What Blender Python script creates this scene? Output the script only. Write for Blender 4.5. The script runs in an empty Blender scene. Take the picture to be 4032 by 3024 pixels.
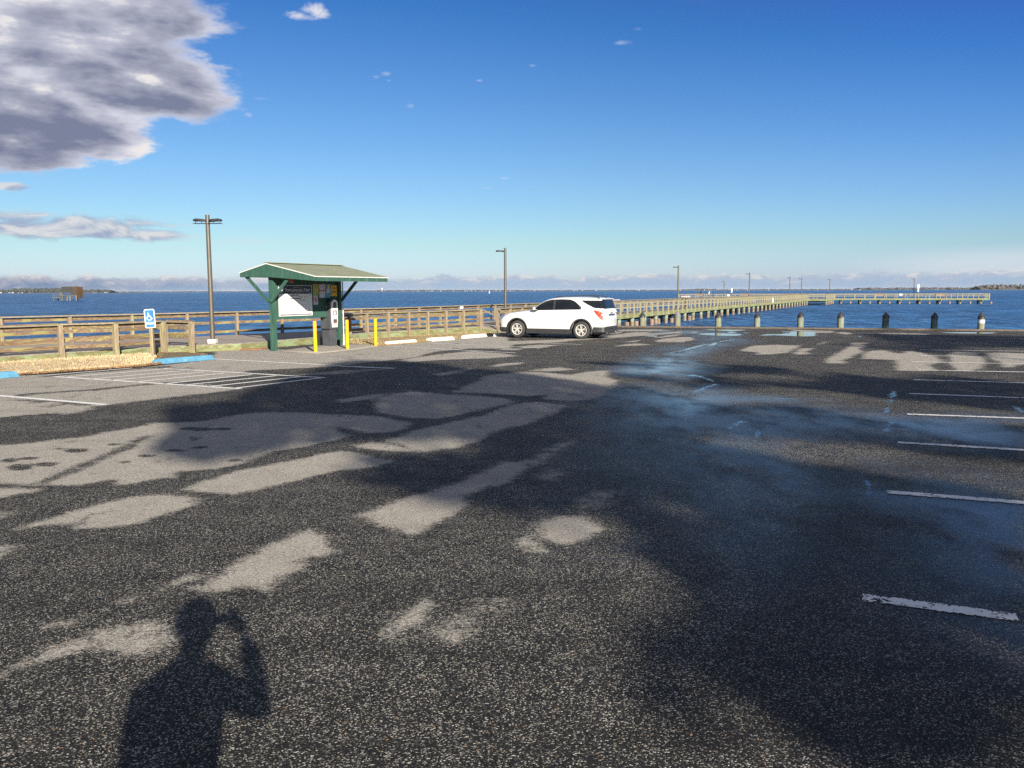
import bpy, bmesh, math, random
import numpy as np
from mathutils import Vector, Matrix
random.seed(7); np.random.seed(7)
PI = math.pi; R = math.radians
SC = bpy.context.scene; COL = SC.collection

# ------------------------------------------------------------------ camera model
H = 1.75; FPX = 3300.0; PITCH = math.atan((1512 - 1144.5) / FPX); ROLL = math.atan(0.0033)
SLOPE = 0.006                      # the lot falls gently to the water
WATER = -0.96; DECK = 0.06
Fv = Vector((0, math.cos(PITCH), -math.sin(PITCH)))
U0 = Vector((0, math.sin(PITCH), math.cos(PITCH))); R0 = Vector((1, 0, 0))
Uv = U0 * math.cos(ROLL) + R0 * math.sin(ROLL)
Rv = R0 * math.cos(ROLL) - U0 * math.sin(ROLL)
def ray(X, Y): return Fv + Rv * ((X - 2016) / FPX) - Uv * ((Y - 1512) / FPX)
def gz(y): return -SLOPE * y
def at(X, Y, z=None):
    d = ray(X, Y)
    t = -H / (d.z + SLOPE * d.y) if z is None else (z - H) / d.z
    return Vector((d.x * t, d.y * t, H + d.z * t))
def at_y(X, Y, y):
    d = ray(X, Y); t = y / d.y
    return Vector((d.x * t, y, H + d.z * t))
TILES = {1: (0, 1300), 2: (1344, 1300), 3: (2688, 1300), 4: (0, 2016), 5: (1344, 2016), 6: (2688, 2016)}
def tp(tile, u, v):
    x0, y0 = TILES[tile]; return (x0 + u * .6076, y0 + v * .6076)
def tg(tile, pts, z=None):         # photo-tile points on the ground
    out = []
    for u, v in pts:
        p = at(*tp(tile, u, v)) if z is None else at(*tp(tile, u, v), z)
        out.append((p.x, p.y))
    return out

cam = bpy.data.cameras.new('camera'); co = bpy.data.objects.new('camera', cam); COL.objects.link(co)
cam.sensor_width = 36; cam.lens = FPX / 4032 * 36; cam.clip_start = .03; cam.clip_end = 90000
m = Matrix((Rv, Uv, -Fv)).transposed().to_4x4(); m.translation = (0, 0, H); co.matrix_world = m
SC.camera = co

# ------------------------------------------------------------------ object helpers
def tag(o, label=None, cat=None, group=None, kind=None):
    if label: o['label'] = label
    if cat: o['category'] = cat
    if group: o['group'] = group
    if kind: o['kind'] = kind
    return o
def thing(name, label, cat, loc=(0, 0, 0), rz=0, group=None):
    o = bpy.data.objects.new(name, None); COL.objects.link(o)
    o.location = loc; o.rotation_euler = (0, 0, rz); o.empty_display_size = .2
    return tag(o, label, cat, group)
def copy_tree(o, parent=None):
    c = o.copy(); COL.objects.link(c)
    if parent: c.parent = parent
    for ch in list(o.children): copy_tree(ch, c)
    return c
def root_loc(p):
    v = Vector((0, 0, 0))
    while p is not None: v = v + p.location; p = p.parent
    return v
class MB:
    def __init__(s): s.v = []; s.f = []; s.m = []
    def add(s, vs, fs, mi=0):
        b = len(s.v); s.v += [Vector(q) for q in vs]
        for f in fs: s.f.append([b + i for i in f]); s.m.append(mi)
    def hexa(s, p, mi=0):          # 8 points: bottom ring, top ring
        s.add(p, [(3, 2, 1, 0), (4, 5, 6, 7), (0, 1, 5, 4), (1, 2, 6, 5), (2, 3, 7, 6), (3, 0, 4, 7)], mi)
    def box(s, c, sx, sy, sz, ax=None, ay=None, mi=0):
        c = Vector(c); ax = Vector(ax or (1, 0, 0)).normalized(); ay = Vector(ay or (-ax.y, ax.x, 0)).normalized(); az = ax.cross(ay)
        a, b, d = ax * sx / 2, ay * sy / 2, az * sz / 2
        s.hexa([c - a - b - d, c + a - b - d, c + a + b - d, c - a + b - d, c - a - b + d, c + a - b + d, c + a + b + d, c - a + b + d], mi)
    def beam(s, p, q, w, h, mi=0, up=(0, 0, 1)):   # w across, h along up, centred on pq
        p, q = Vector(p), Vector(q); a = (q - p).normalized(); side = a.cross(Vector(up)).normalized(); u = side.cross(a)
        x, y = side * w / 2, u * h / 2
        s.hexa([p - x - y, q - x - y, q + x - y, p + x - y, p - x + y, q - x + y, q + x + y, p + x + y], mi)
    def cyl(s, p, q, r0, r1=None, n=12, mi=0, cap=True):
        r1 = r0 if r1 is None else r1
        p, q = Vector(p), Vector(q); a = (q - p).normalized()
        t = Vector((1, 0, 0)) if abs(a.x) < .9 else Vector((0, 1, 0)); x = a.cross(t).normalized(); y = a.cross(x)
        vs = []
        for c, r in ((p, r0), (q, r1)):
            vs += [c + x * r * math.cos(2 * PI * i / n) + y * r * math.sin(2 * PI * i / n) for i in range(n)]
        fs = [(i, (i + 1) % n, n + (i + 1) % n, n + i) for i in range(n)]
        if cap: fs += [tuple(range(n))[::-1], tuple(range(n, 2 * n))]
        s.add(vs, fs, mi)
    def prism(s, poly, d, mi=0):
        n = len(poly); poly = [Vector(q) for q in poly]; d = Vector(d)
        s.add(poly + [q + d for q in poly], [tuple(range(n))[::-1], tuple(range(n, 2 * n))] + [(i, (i + 1) % n, n + (i + 1) % n, n + i) for i in range(n)], mi)
    def grid(s, rows, mi=0, flip=False):
        n = len(rows[0]); vs = [q for r in rows for q in r]; fs = []
        for i in range(len(rows) - 1):
            for j in range(n - 1):
                f = (i * n + j, i * n + j + 1, (i + 1) * n + j + 1, (i + 1) * n + j)
                fs.append(f[::-1] if flip else f)
        s.add(vs, fs, mi)
    def build(s, name, mat, parent=None, world=False, smooth=False, bevel=0, recalc=True):
        me = bpy.data.meshes.new(name)
        off = root_loc(parent) if (world and parent is not None) else Vector((0, 0, 0))
        me.from_pydata([tuple(q - off) for q in s.v], [], s.f)
        for mt in (mat if isinstance(mat, (list, tuple)) else [mat]): me.materials.append(mt)
        if len(me.materials) > 1: me.polygons.foreach_set('material_index', s.m)
        if recalc or bevel:
            bm = bmesh.new(); bm.from_mesh(me)
            bmesh.ops.recalc_face_normals(bm, faces=bm.faces)
            if bevel: bmesh.ops.bevel(bm, geom=[e for e in bm.edges if len(e.link_faces) == 2 and e.calc_face_angle(0) > .5], offset=bevel, segments=2, affect='EDGES', profile=.5)
            bm.to_mesh(me); bm.free()
        if smooth: me.polygons.foreach_set('use_smooth', [True] * len(me.polygons))
        o = bpy.data.objects.new(name, me); COL.objects.link(o)
        if parent is not None: o.parent = parent
        return o
def base_origin(o):                # move a single mesh thing's origin to its base centre
    me = o.data; co_ = np.empty(len(me.vertices) * 3); me.vertices.foreach_get('co', co_); co_ = co_.reshape(-1, 3)
    c = np.array([(co_[:, 0].min() + co_[:, 0].max()) / 2, (co_[:, 1].min() + co_[:, 1].max()) / 2, co_[:, 2].min()])
    me.vertices.foreach_set('co', (co_ - c).ravel()); o.location = c; me.update(); return o
def smooth_by_angle(o, ang=40):
    bm = bmesh.new(); bm.from_mesh(o.data)
    for f in bm.faces: f.smooth = True
    for e in bm.edges: e.smooth = not (len(e.link_faces) == 2 and e.calc_face_angle(0) > R(ang))
    bm.to_mesh(o.data); bm.free(); return o
def text_mesh(name, body, mat, parent, origin, ax, ay, w=None, h=None, align='CENTER', depth=.002):
    cu = bpy.data.curves.new(name, 'FONT'); cu.body = body; cu.size = 1; cu.resolution_u = 3
    cu.space_line = .95; cu.align_x = align
    t = bpy.data.objects.new(name + '_src', cu); COL.objects.link(t)
    bpy.context.view_layer.update()
    me = bpy.data.meshes.new_from_object(t.evaluated_get(bpy.context.evaluated_depsgraph_get()))
    bpy.data.objects.remove(t)
    vs = [v.co.copy() for v in me.vertices]
    x0 = min(v.x for v in vs); x1 = max(v.x for v in vs); y0 = min(v.y for v in vs); y1 = max(v.y for v in vs)
    sx = w / (x1 - x0) if w else None; sy = h / (y1 - y0) if h else None
    sx = sx or sy; sy = sy or sx
    ax, ay, origin = Vector(ax).normalized(), Vector(ay).normalized(), Vector(origin); n = ax.cross(ay)
    off = root_loc(parent)
    for v in me.vertices:
        v.co = origin + ax * (v.co.x - (x0 + x1) / 2) * sx + ay * (v.co.y - (y0 + y1) / 2) * sy + n * depth - off
    me.name = name; me.materials.clear(); me.materials.append(mat)
    o = bpy.data.objects.new(name, me); COL.objects.link(o); o.parent = parent
    return o

# ------------------------------------------------------------------ node helpers
class NT:
    def __init__(s, tree): s.t = tree; s.n = tree.nodes; s.l = tree.links
    def new(s, typ, **kw):
        nd = s.n.new(typ)
        for k, v in kw.items(): setattr(nd, k, v)
        return nd
    def put(s, inp, v):
        if isinstance(v, bpy.types.NodeSocket): s.l.new(v, inp)
        elif v is not None: inp.default_value = v
    def math(s, op, a, b=None, c=None, clamp=False):
        nd = s.new('ShaderNodeMath', operation=op, use_clamp=clamp); s.put(nd.inputs[0], a); s.put(nd.inputs[1], b); s.put(nd.inputs[2], c)
        return nd.outputs[0]
    def vmath(s, op, a, b=None):
        nd = s.new('ShaderNodeVectorMath', operation=op); s.put(nd.inputs[0], a); s.put(nd.inputs[1], b)
        return nd.outputs['Value'] if op in ('LENGTH', 'DOT_PRODUCT') else nd.outputs[0]
    def mix(s, f, a, b, mode='MIX'):
        nd = s.new('ShaderNodeMix', data_type='RGBA', blend_type=mode); s.put(nd.inputs[0], f)
        s.put(nd.inputs[6], a if isinstance(a, bpy.types.NodeSocket) else (*a, 1)); s.put(nd.inputs[7], b if isinstance(b, bpy.types.NodeSocket) else (*b, 1))
        return nd.outputs[2]
    def step(s, v, a, b, lo=0., hi=1.):     # smoothstep
        nd = s.new('ShaderNodeMapRange', interpolation_type='SMOOTHSTEP', clamp=True); s.put(nd.inputs[0], v)
        s.put(nd.inputs[1], a); s.put(nd.inputs[2], b); s.put(nd.inputs[3], lo); s.put(nd.inputs[4], hi); return nd.outputs[0]
    def lin(s, v, a, b, lo=0., hi=1.):
        nd = s.new('ShaderNodeMapRange', clamp=True); s.put(nd.inputs[0], v)
        s.put(nd.inputs[1], a); s.put(nd.inputs[2], b); s.put(nd.inputs[3], lo); s.put(nd.inputs[4], hi); return nd.outputs[0]
    def noise(s, vec, scale, detail=4, rough=.55, dist=0, dims='3D', out=0):
        nd = s.new('ShaderNodeTexNoise', noise_dimensions=dims); s.put(nd.inputs['Vector'], vec); s.put(nd.inputs['Scale'], scale)
        s.put(nd.inputs['Detail'], detail); s.put(nd.inputs['Roughness'], rough); s.put(nd.inputs['Distortion'], dist); return nd.outputs[out]
    def voro(s, vec, scale, feature='F1'):
        nd = s.new('ShaderNodeTexVoronoi', feature=feature); s.put(nd.inputs['Vector'], vec); s.put(nd.inputs['Scale'], scale); return nd
    def mapping(s, vec, scale=(1, 1, 1), rot=(0, 0, 0), loc=(0, 0, 0)):
        nd = s.new('ShaderNodeMapping'); s.put(nd.inputs[0], vec); nd.inputs['Scale'].default_value = scale; nd.inputs['Rotation'].default_value = rot; nd.inputs['Location'].default_value = loc
        return nd.outputs[0]
    def attr(s, name): return s.new('ShaderNodeAttribute', attribute_name=name).outputs['Fac']
    def xyz(s, vec): nd = s.new('ShaderNodeSeparateXYZ'); s.put(nd.inputs[0], vec); return nd.outputs
    def vec(s, x, y, z=0.): nd = s.new('ShaderNodeCombineXYZ'); s.put(nd.inputs[0], x); s.put(nd.inputs[1], y); s.put(nd.inputs[2], z); return nd.outputs[0]
    def bump(s, h, strength, dist, normal=None):
        nd = s.new('ShaderNodeBump'); s.put(nd.inputs['Height'], h); s.put(nd.inputs['Strength'], strength); s.put(nd.inputs['Distance'], dist); s.put(nd.inputs['Normal'], normal); return nd.outputs[0]
def mat_base(name):
    mt = bpy.data.materials.new(name); mt.use_nodes = True; nt = NT(mt.node_tree)
    return mt, nt, mt.node_tree.nodes['Principled BSDF']
def M(name, c1, c2=None, rough=.6, metal=0., scale=6., stretch=(1, 1, 1), bump=0., c3=None, f3=.6, coat=0., spec=.5, zrot=0., detail=5, roughvar=.1, lo=.35, hi=.65):
    """procedural material: two or three tones broken up by noise, with a little relief and uneven gloss"""
    mt, nt, b = mat_base(name)
    c2 = c2 or tuple(c * .8 for c in c1)
    tc = nt.new('ShaderNodeTexCoord').outputs['Object']
    rnd = nt.new('ShaderNodeObjectInfo').outputs['Random']
    v = nt.vmath('ADD', tc, nt.vec(nt.math('MULTIPLY', rnd, 37.), nt.math('MULTIPLY', rnd, 91.), nt.math('MULTIPLY', rnd, 53.)))
    v = nt.mapping(v, scale=stretch, rot=(0, 0, zrot)) if not zrot else nt.mapping(nt.mapping(v, rot=(0, 0, zrot)), scale=stretch)
    n = nt.noise(v, scale, detail, .6, .2)
    col = nt.mix(nt.step(n, lo, hi), c1, c2)
    if c3:
        n3 = nt.noise(v, scale * .35, 4, .65)
        col = nt.mix(nt.step(n3, f3 - .06, f3 + .08), col, c3)
    nt.put(b.inputs['Base Color'], col)
    nt.put(b.inputs['Roughness'], nt.lin(n, .3, .7, max(.02, rough - roughvar), min(1, rough + roughvar)))
    b.inputs['Metallic'].default_value = metal; b.inputs['Specular IOR Level'].default_value = spec
    b.inputs['Coat Weight'].default_value = coat; b.inputs['Coat Roughness'].default_value = .06
    if bump:
        nb = nt.noise(v, scale * 4, 4, .6)
        nt.put(b.inputs['Normal'], nt.bump(nb, bump, .01))
    return mt

# direction frame of pier and stalls
TH = R(28); E1 = Vector((math.sin(TH), math.cos(TH), 0)); E2 = Vector((math.cos(TH), -math.sin(TH), 0)); ZZ = Vector((0, 0, 1))

MT = {}
MT['post'] = M('weathered_post', (.255, .20, .135), (.165, .118, .072), .85, scale=5, stretch=(5, 5, .6), bump=.5, c3=(.27, .26, .12), f3=.58)
MT['rail'] = M('weathered_rail', (.19, .125, .072), (.10, .062, .036), .85, scale=4, stretch=(8, .7, 8), zrot=TH, bump=.5, c3=(.22, .20, .07), f3=.55)
MT['cap'] = M('weathered_cap', (.25, .215, .155), (.16, .13, .09), .85, scale=4, stretch=(8, .7, 8), zrot=TH, bump=.5, c3=(.22, .21, .11), f3=.6)
MT['pierwood'] = M('pale_pier_wood', (.27, .245, .165), (.20, .175, .115), .85, scale=4, stretch=(4, 4, 2), bump=.4, c3=(.22, .225, .12), f3=.55)
MT['moss'] = M('mossy_fascia', (.19, .20, .085), (.115, .105, .045), .85, scale=3, stretch=(2, 1, 4), zrot=TH, bump=.5, c3=(.19, .24, .125), f3=.55)
MT['pilegreen'] = M('green_pile_wood', (.22, .28, .19), (.13, .145, .085), .85, scale=4, stretch=(3, 3, .6), bump=.5, c3=(.10, .08, .05), f3=.62)
MT['piledark'] = M('tidal_pile_wood', (.22, .18, .12), (.10, .08, .06), .85, scale=5, stretch=(3, 3, .8), bump=.5)
MT['stump'] = M('old_stump_wood', (.26, .18, .14), (.12, .08, .06), .9, scale=5, stretch=(3, 3, .8), bump=.6)
MT['under'] = M('dark_underside_wood', (.10, .08, .05), (.06, .05, .035), .9, scale=3)
MT['black'] = M('black_plastic', (.02, .02, .021), (.03, .03, .03), .5, scale=12)
MT['capblack'] = M('black_pile_cap', (.022, .022, .024), (.035, .034, .034), .45, scale=9)
MT['pole'] = M('bronze_pole', (.105, .09, .07), (.085, .075, .06), .45, .3, scale=5)
MT['fixture'] = M('dark_fixture', (.03, .028, .028), (.045, .04, .04), .4, .3, scale=9)
MT['green'] = M('green_stain_wood', (.017, .062, .043), (.024, .078, .055), .8, scale=3, stretch=(4, 4, .8), bump=.35, c3=(.045, .10, .075), f3=.62)
MT['white'] = M('white_paint', (.58, .575, .55), (.50, .495, .47), .6, scale=7)
MT['yellow'] = M('yellow_sleeve', (.70, .36, .004), (.64, .31, .004), .4, scale=5)
MT['concrete'] = M('concrete', (.33, .295, .245), (.27, .24, .195), .9, scale=6, bump=.3)
MT['stopwhite'] = M('white_wheel_stop', (.62, .585, .49), (.52, .49, .40), .85, scale=9, bump=.3, c3=(.40, .36, .28), f3=.72)
MT['stopblue'] = M('blue_wheel_stop', (.075, .225, .34), (.055, .18, .28), .85, scale=7, bump=.3, c3=(.14, .28, .36), f3=.63)
MT['signblue'] = M('sign_blue', (.004, .105, .42), (.006, .125, .46), .4, scale=3)
MT['signwhite'] = M('sign_white', (.66, .66, .64), (.60, .60, .58), .45, scale=3)
MT['navy'] = M('sign_navy', (.02, .028, .07), (.025, .034, .08), .45, scale=3)
MT['inkgrey'] = M('faded_print', (.52, .50, .49), (.46, .44, .44), .6, scale=5)
MT['inkpink'] = M('pink_print', (.62, .48, .44), (.58, .46, .42), .6, scale=5)
MT['inkdark'] = M('dark_print', (.05, .05, .055), (.07, .07, .075), .6, scale=5)
MT['papery'] = M('yellow_green_sheet', (.36, .34, .08), (.32, .30, .07), .6, scale=5)
MT['payyellow'] = M('yellow_notice', (.75, .42, .02), (.70, .38, .02), .5, scale=5)
MT['paperw'] = M('pale_sheet', (.48, .48, .53), (.42, .42, .48), .6, scale=6)
MT['teal'] = M('teal_poster', (.06, .20, .26), (.16, .30, .36), .6, scale=9)
MT['red'] = M('red_print', (.55, .04, .04), (.50, .04, .04), .5, scale=5)
MT['meter'] = M('dark_grey_metal', (.048, .05, .056), (.06, .062, .068), .5, .0, scale=4)
MT['cream'] = M('cream_console', (.74, .70, .62), (.68, .64, .56), .45, scale=4)
MT['carpaint'] = M('white_car_paint', (.60, .60, .59), (.57, .57, .56), .3, scale=2, coat=.8, roughvar=.03)
MT['glass'] = M('tinted_glass', (.008, .010, .011), (.012, .013, .014), .06, scale=2, roughvar=.02, spec=.6)
MT['tyre'] = M('tyre_rubber', (.022, .021, .02), (.034, .032, .03), .8, scale=14, bump=.2)
MT['alloy'] = M('alloy_rim', (.55, .53, .49), (.50, .48, .44), .32, .15, scale=5)
MT['chrome'] = M('chrome', (.75, .75, .76), (.7, .7, .7), .15, 1., scale=5, roughvar=.05)
MT['taillight'] = M('red_lens', (.50, .02, .015), (.62, .08, .05), .15, scale=9, coat=.5, roughvar=.03)
MT['headlight'] = M('clear_lens', (.20, .23, .28), (.10, .12, .16), .1, scale=12, coat=.6, roughvar=.03)
MT['orange'] = M('orange_lens', (.60, .14, .05), (.55, .10, .04), .2, scale=9)
MT['gold'] = M('gold_emblem', (.60, .42, .10), (.55, .38, .08), .3, .6, scale=9)
MT['brush'] = M('dry_reed_brush', (.10, .06, .028), (.05, .03, .015), .95, scale=3, stretch=(6, 6, 1), bump=1.)
MT['blindwall'] = M('dark_blind_wall', (.022, .024, .024), (.035, .036, .032), .9, scale=2, stretch=(3, 3, 1))
MT['greywood'] = M('grey_wood', (.10, .10, .08), (.06, .06, .045), .9, scale=4)
MT['benchwood'] = M('red_brown_bench_wood', (.36, .20, .14), (.26, .14, .09), .8, scale=4, stretch=(1, 1, 6))
MT['skin'] = M('skin', (.55, .36, .27), (.50, .32, .24), .55, scale=9)
MT['blackcoat'] = M('black_coat', (.012, .013, .02), (.02, .02, .028), .85, scale=6)
MT['whitecoat'] = M('white_coat', (.78, .78, .78), (.70, .70, .72), .85, scale=6)
MT['jeans'] = M('dark_trousers', (.04, .05, .08), (.03, .036, .06), .9, scale=9)
MT['tan'] = M('khaki_trousers', (.20, .17, .12), (.16, .13, .09), .9, scale=9)
MT['hair'] = M('dark_hair', (.02, .016, .013), (.03, .024, .02), .8, scale=20)
MT['bark'] = M('pine_bark', (.10, .065, .045), (.05, .035, .025), .95, scale=3, stretch=(3, 3, .6), bump=1.)
MT['needles'] = M('pine_needles', (.045, .085, .03), (.07, .10, .035), .8, scale=.6)
MT['farwood'] = M('bare_winter_wood', (.075, .06, .052), (.05, .05, .038), .95, scale=.02)
MT['farpine'] = M('dark_far_pines', (.028, .034, .03), (.045, .045, .036), .95, scale=.03)
MT['farhouse'] = M('white_siding', (.38, .375, .37), (.32, .315, .31), .8, scale=.1)
# ------------------------------------------------------------------ sun, sky, clouds
SUN_H = Vector((.335, -.942, 0)).normalized(); SUN_EL = R(20.35)
TOSUN = (SUN_H * math.cos(SUN_EL) + ZZ * math.sin(SUN_EL)).normalized()
EXPO = 1.3; BG = .10
sl = bpy.data.lights.new('sun', 'SUN'); so = bpy.data.objects.new('sun', sl); COL.objects.link(so)
sl.energy = 4.8; sl.angle = R(.53); sl.color = (1, .92, .79)
so.rotation_euler = TOSUN.to_track_quat('Z', 'Y').to_euler(); so.location = TOSUN * 60
SC.view_settings.view_transform = 'Standard'; SC.view_settings.look = 'None'; SC.view_settings.exposure = EXPO; SC.view_settings.gamma = 1
SC.view_settings.use_curve_mapping = False

wd = bpy.data.worlds.new('World'); SC.world = wd; wd.use_nodes = True
W = NT(wd.node_tree); bg = wd.node_tree.nodes['Background']; bg.inputs['Strength'].default_value = BG
sky = W.new('ShaderNodeTexSky', sky_type='NISHITA'); sky.sun_disc = False
sky.sun_elevation = SUN_EL; sky.sun_rotation = math.atan2(SUN_H.x, SUN_H.y)
sky.altitude = 0; sky.air_density = 1.0; sky.dust_density = .35; sky.ozone_density = 2.2
d = W.vmath('NORMALIZE', W.new('ShaderNodeTexCoord').outputs['Generated'])
dx, dy, dz = W.xyz(d)
az = W.math('ARCTAN2', dx, dy); el = W.math('ARCSINE', dz)
LSC = 1 / (BG * 2 ** EXPO)                     # display-linear -> world colour
def cl(c): return tuple(x * LSC for x in c)
def dirp(X, Y): v = ray(X, Y).normalized(); return math.atan2(v.x, v.y), math.asin(v.z)
p2d = W.vec(az, el)
# the camera's rendering of the Nishita sky: a gain and an offset per channel
sr, sg_, sb_ = W.xyz(W.mix(1., sky.outputs[0], (.1, .1, .1), 'MULTIPLY'))
gr_ = [W.math('MULTIPLY', W.math('MAXIMUM', W.math('MULTIPLY_ADD', c_, k_, o_), W.math('MULTIPLY', c_, f_)), LSC) for c_, k_, o_, f_ in ((sr, .93, -.140, .24), (sg_, 1.16, -.200, .48), (sb_, 1.35, -.17, .8))]
gr_[2] = W.math('MAXIMUM', gr_[2], W.math('MULTIPLY', gr_[1], 1.07))
skyc = W.vec(*gr_)
skyc = W.mix(W.step(az, .08, .60), skyc, W.mix(1., skyc, (1.06, 1.10, 1.20), 'MULTIPLY'))
# unseen broken cloud, added overhead and behind for a neutral fill in the shade
fill_cloud = W.math('MULTIPLY', W.step(el, .55, .95), W.step(W.noise(d, 2.2, 5, .6), .28, .55))
skyc = W.mix(W.math('MULTIPLY', fill_cloud, .95), skyc, cl((.47, .46, .455)))
def ellip(cx, cy, rx, ry):
    a, e = dirp(cx, cy); a2, _ = dirp(cx + rx, cy); _, e2 = dirp(cx, cy - ry)
    s_ = W.vmath('MULTIPLY', W.vmath('SUBTRACT', p2d, (a, e, 0)), (1 / abs(a2 - a), 1 / abs(e2 - e), 0))
    return W.math('SUBTRACT', 1., W.vmath('LENGTH', s_))
def union(lst, sm=0):
    r = None
    for q in lst:
        e_ = ellip(*q); r = e_ if r is None else (W.math('SMOOTH_MAX', r, e_, sm) if sm else W.math('MAXIMUM', r, e_))
    return W.math('MAXIMUM', r, -1.)
def fbm(scx, scy, detail, rough, off=(0, 0), dist=.0):
    v = W.vec(W.math('ADD', W.math('MULTIPLY', az, scx), off[0]), W.math('ADD', W.math('MULTIPLY', el, scy), off[1]))
    return W.noise(v, 1., detail, rough, dist, '2D')
# the big bank upper left
big = union([(220, 150, 600, 330), (60, 470, 530, 200), (600, 70, 330, 115), (500, 330, 430, 165), (380, 530, 290, 105), (-500, 250, 900, 430)], .35)
nA = fbm(6.5, 19, 12, .62, (3.1, 1.7), .05); nA2 = fbm(6.5, 19, 5, .56, (3.1 - .10, 1.7 + .26), .05); nA1 = fbm(6.5, 19, 5, .56, (3.1, 1.7), .05)
nB = fbm(2.6, 9, 3, .5, (8.3, 4.1))
dens = W.math('ADD', W.math('MULTIPLY', big, 1.15), W.math('MULTIPLY', W.math('SUBTRACT', nA, .5), 1.75))
aB = W.step(dens, -.04, W.lin(nB, .35, .65, .22, .46))
lit = W.math('MULTIPLY', W.math('SUBTRACT', nA2, nA1), 2.6); rim = W.step(W.math('ADD', big, W.math('MULTIPLY', W.math('SUBTRACT', nA1, .5), 3.4)), .62, -.05)
edge = W.step(dens, .70, .0)
tone = W.math('ADD', W.math('ADD', W.math('MULTIPLY', lit, -1.0), W.math('ADD', W.math('MULTIPLY', edge, .40), W.math('MULTIPLY', rim, .72))), W.math('MULTIPLY', W.math('SUBTRACT', nB, .24), .95), clamp=True)
cB = W.mix(tone, cl((.20, .225, .335)), cl((.66, .67, .77)))
cB = W.mix(W.step(W.math('ADD', W.math('MULTIPLY', lit, -1.), W.math('MULTIPLY', W.math('MULTIPLY', edge, rim), .5)), .26, .62), cB, cl((.86, .83, .82)))
skyc = W.mix(aB, skyc, cB)
# the lower strip, the puffs and the wisps
st = union([(60, 895, 280, 75), (370, 895, 380, 55), (610, 925, 170, 32), (40, 735, 90, 20)])
nC = fbm(16, 50, 7, .6, (1.3, 9.2), .3); nC2 = fbm(16, 50, 7, .6, (1.3 - .12, 9.2 + .28), .3)
dC = W.math('ADD', st, W.math('MULTIPLY', W.math('SUBTRACT', nC, .5), 2.2))
aC = W.math('MULTIPLY', W.step(dC, -.05, .6), .92)
tC = W.math('ADD', W.math('MULTIPLY', W.math('SUBTRACT', nC, nC2), 4.5), .42, clamp=True)
skyc = W.mix(aC, skyc, W.mix(tC, cl((.34, .40, .57)), cl((.72, .72, .74))))
pf = union([(1245, 42, 62, 36), (1185, 66, 70, 22)])
nP = fbm(38, 60, 6, .6, (5.5, 2.2), .4)
aP = W.math('MULTIPLY', W.step(W.math('ADD', pf, W.math('MULTIPLY', W.math('SUBTRACT', nP, .5), 2.0)), .0, 1.1), .92)
skyc = W.mix(aP, skyc, cl((.80, .80, .86)))
wi = union([(1030, 388, 48, 9), (1522, 290, 26, 11), (1482, 304, 22, 11), (1530, 317, 16, 8), (1622, 415, 24, 13), (2095, 257, 26, 8), (1888, 317, 16, 6), (2440, 170, 42, 12), (2515, 114, 26, 13), (980, 452, 20, 12), (960, 948, 190, 15), (700, 978, 110, 12), (1990, 702, 40, 7), (1920, 740, 40, 6), (3905, 1047, 22, 9)])
aW = W.math('MULTIPLY', W.step(W.math('ADD', wi, W.math('MULTIPLY', W.math('SUBTRACT', nP, .5), 2.2)), .0, 1.4), .42)
skyc = W.mix(aW, skyc, cl((.68, .72, .86)))
# pale veil low on the right, then the bank on the horizon
ve = union([(4000, 1040, 900, 85)])
skyc = W.mix(W.math('MULTIPLY', W.step(ve, -.1, .8), .42), skyc, cl((.80, .84, .88)))
nH = fbm(30, 70, 6, .58, (2.2, 3.3), .3); nH2 = fbm(30, 70, 6, .58, (2.2 - .15, 3.3 + .5), .3); nL = fbm(6, 6, 3, .5, (7.7, 1.1))
top = W.math('ADD', .0175, W.math('MULTIPLY', W.math('SUBTRACT', nL, .5), .012))
dH = W.math('SUBTRACT', W.math('ADD', top, W.math('MULTIPLY', W.math('SUBTRACT', nH, .5), .020)), el)
left = W.lin(az, -.58, -.15, 1., 0.)
aH = W.math('MULTIPLY', W.step(dH, -.001, .0045), W.math('ADD', .80, W.math('MULTIPLY', left, .17)))
tH = W.math('ADD', W.step(dH, .014, .001), W.math('MULTIPLY', W.math('SUBTRACT', nH, nH2), 2.4), clamp=True)
low = W.mix(left, cl((.33, .47, .66)), cl((.135, .20, .36)))
upc = W.mix(left, cl((.44, .50, .64)), cl((.50, .48, .54)))
cH = W.mix(W.math('MULTIPLY', W.step(W.math('SUBTRACT', nH, nH2), .03, .16), W.step(dH, .012, .002)), W.mix(tH, low, upc), cl((.74, .72, .72)))
skyc = W.mix(aH, skyc, cH)
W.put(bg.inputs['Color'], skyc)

# ------------------------------------------------------------------ ground: the car park
EDGE_P = Vector((5.6, 46.6, 0)); EDGE_D = Vector((.938, -.348, 0)).normalized(); EDGE_N = Vector((.348, .938, 0)).normalized()
SHORE_P = Vector((-14.6, 22.0, 0)); SHORE_Q = Vector((-2.2, 40.6, 0)); SHORE_D = (SHORE_Q - SHORE_P).normalized(); SHORE_N = Vector((-SHORE_D.y, SHORE_D.x, 0))
def sdf(P, poly):                  # signed distance, positive inside
    poly = np.array(poly); d2 = np.full(len(P), 1e9); ins = np.zeros(len(P), bool); n = len(poly)
    for i in range(n):
        a, b = poly[i], poly[(i + 1) % n]; e = b - a; w = P - a
        t = np.clip((w @ e) / max(1e-12, e @ e), 0, 1); q = w - t[:, None] * e
        d2 = np.minimum(d2, (q ** 2).sum(1))
        c = (a[1] > P[:, 1]) != (b[1] > P[:, 1])
        with np.errstate(divide='ignore', invalid='ignore'):
            xi = (b[0] - a[0]) * (P[:, 1] - a[1]) / (b[1] - a[1]) + a[0]
        ins ^= c & (P[:, 0] < xi)
    return np.where(ins, 1, -1) * np.sqrt(d2)
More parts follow.
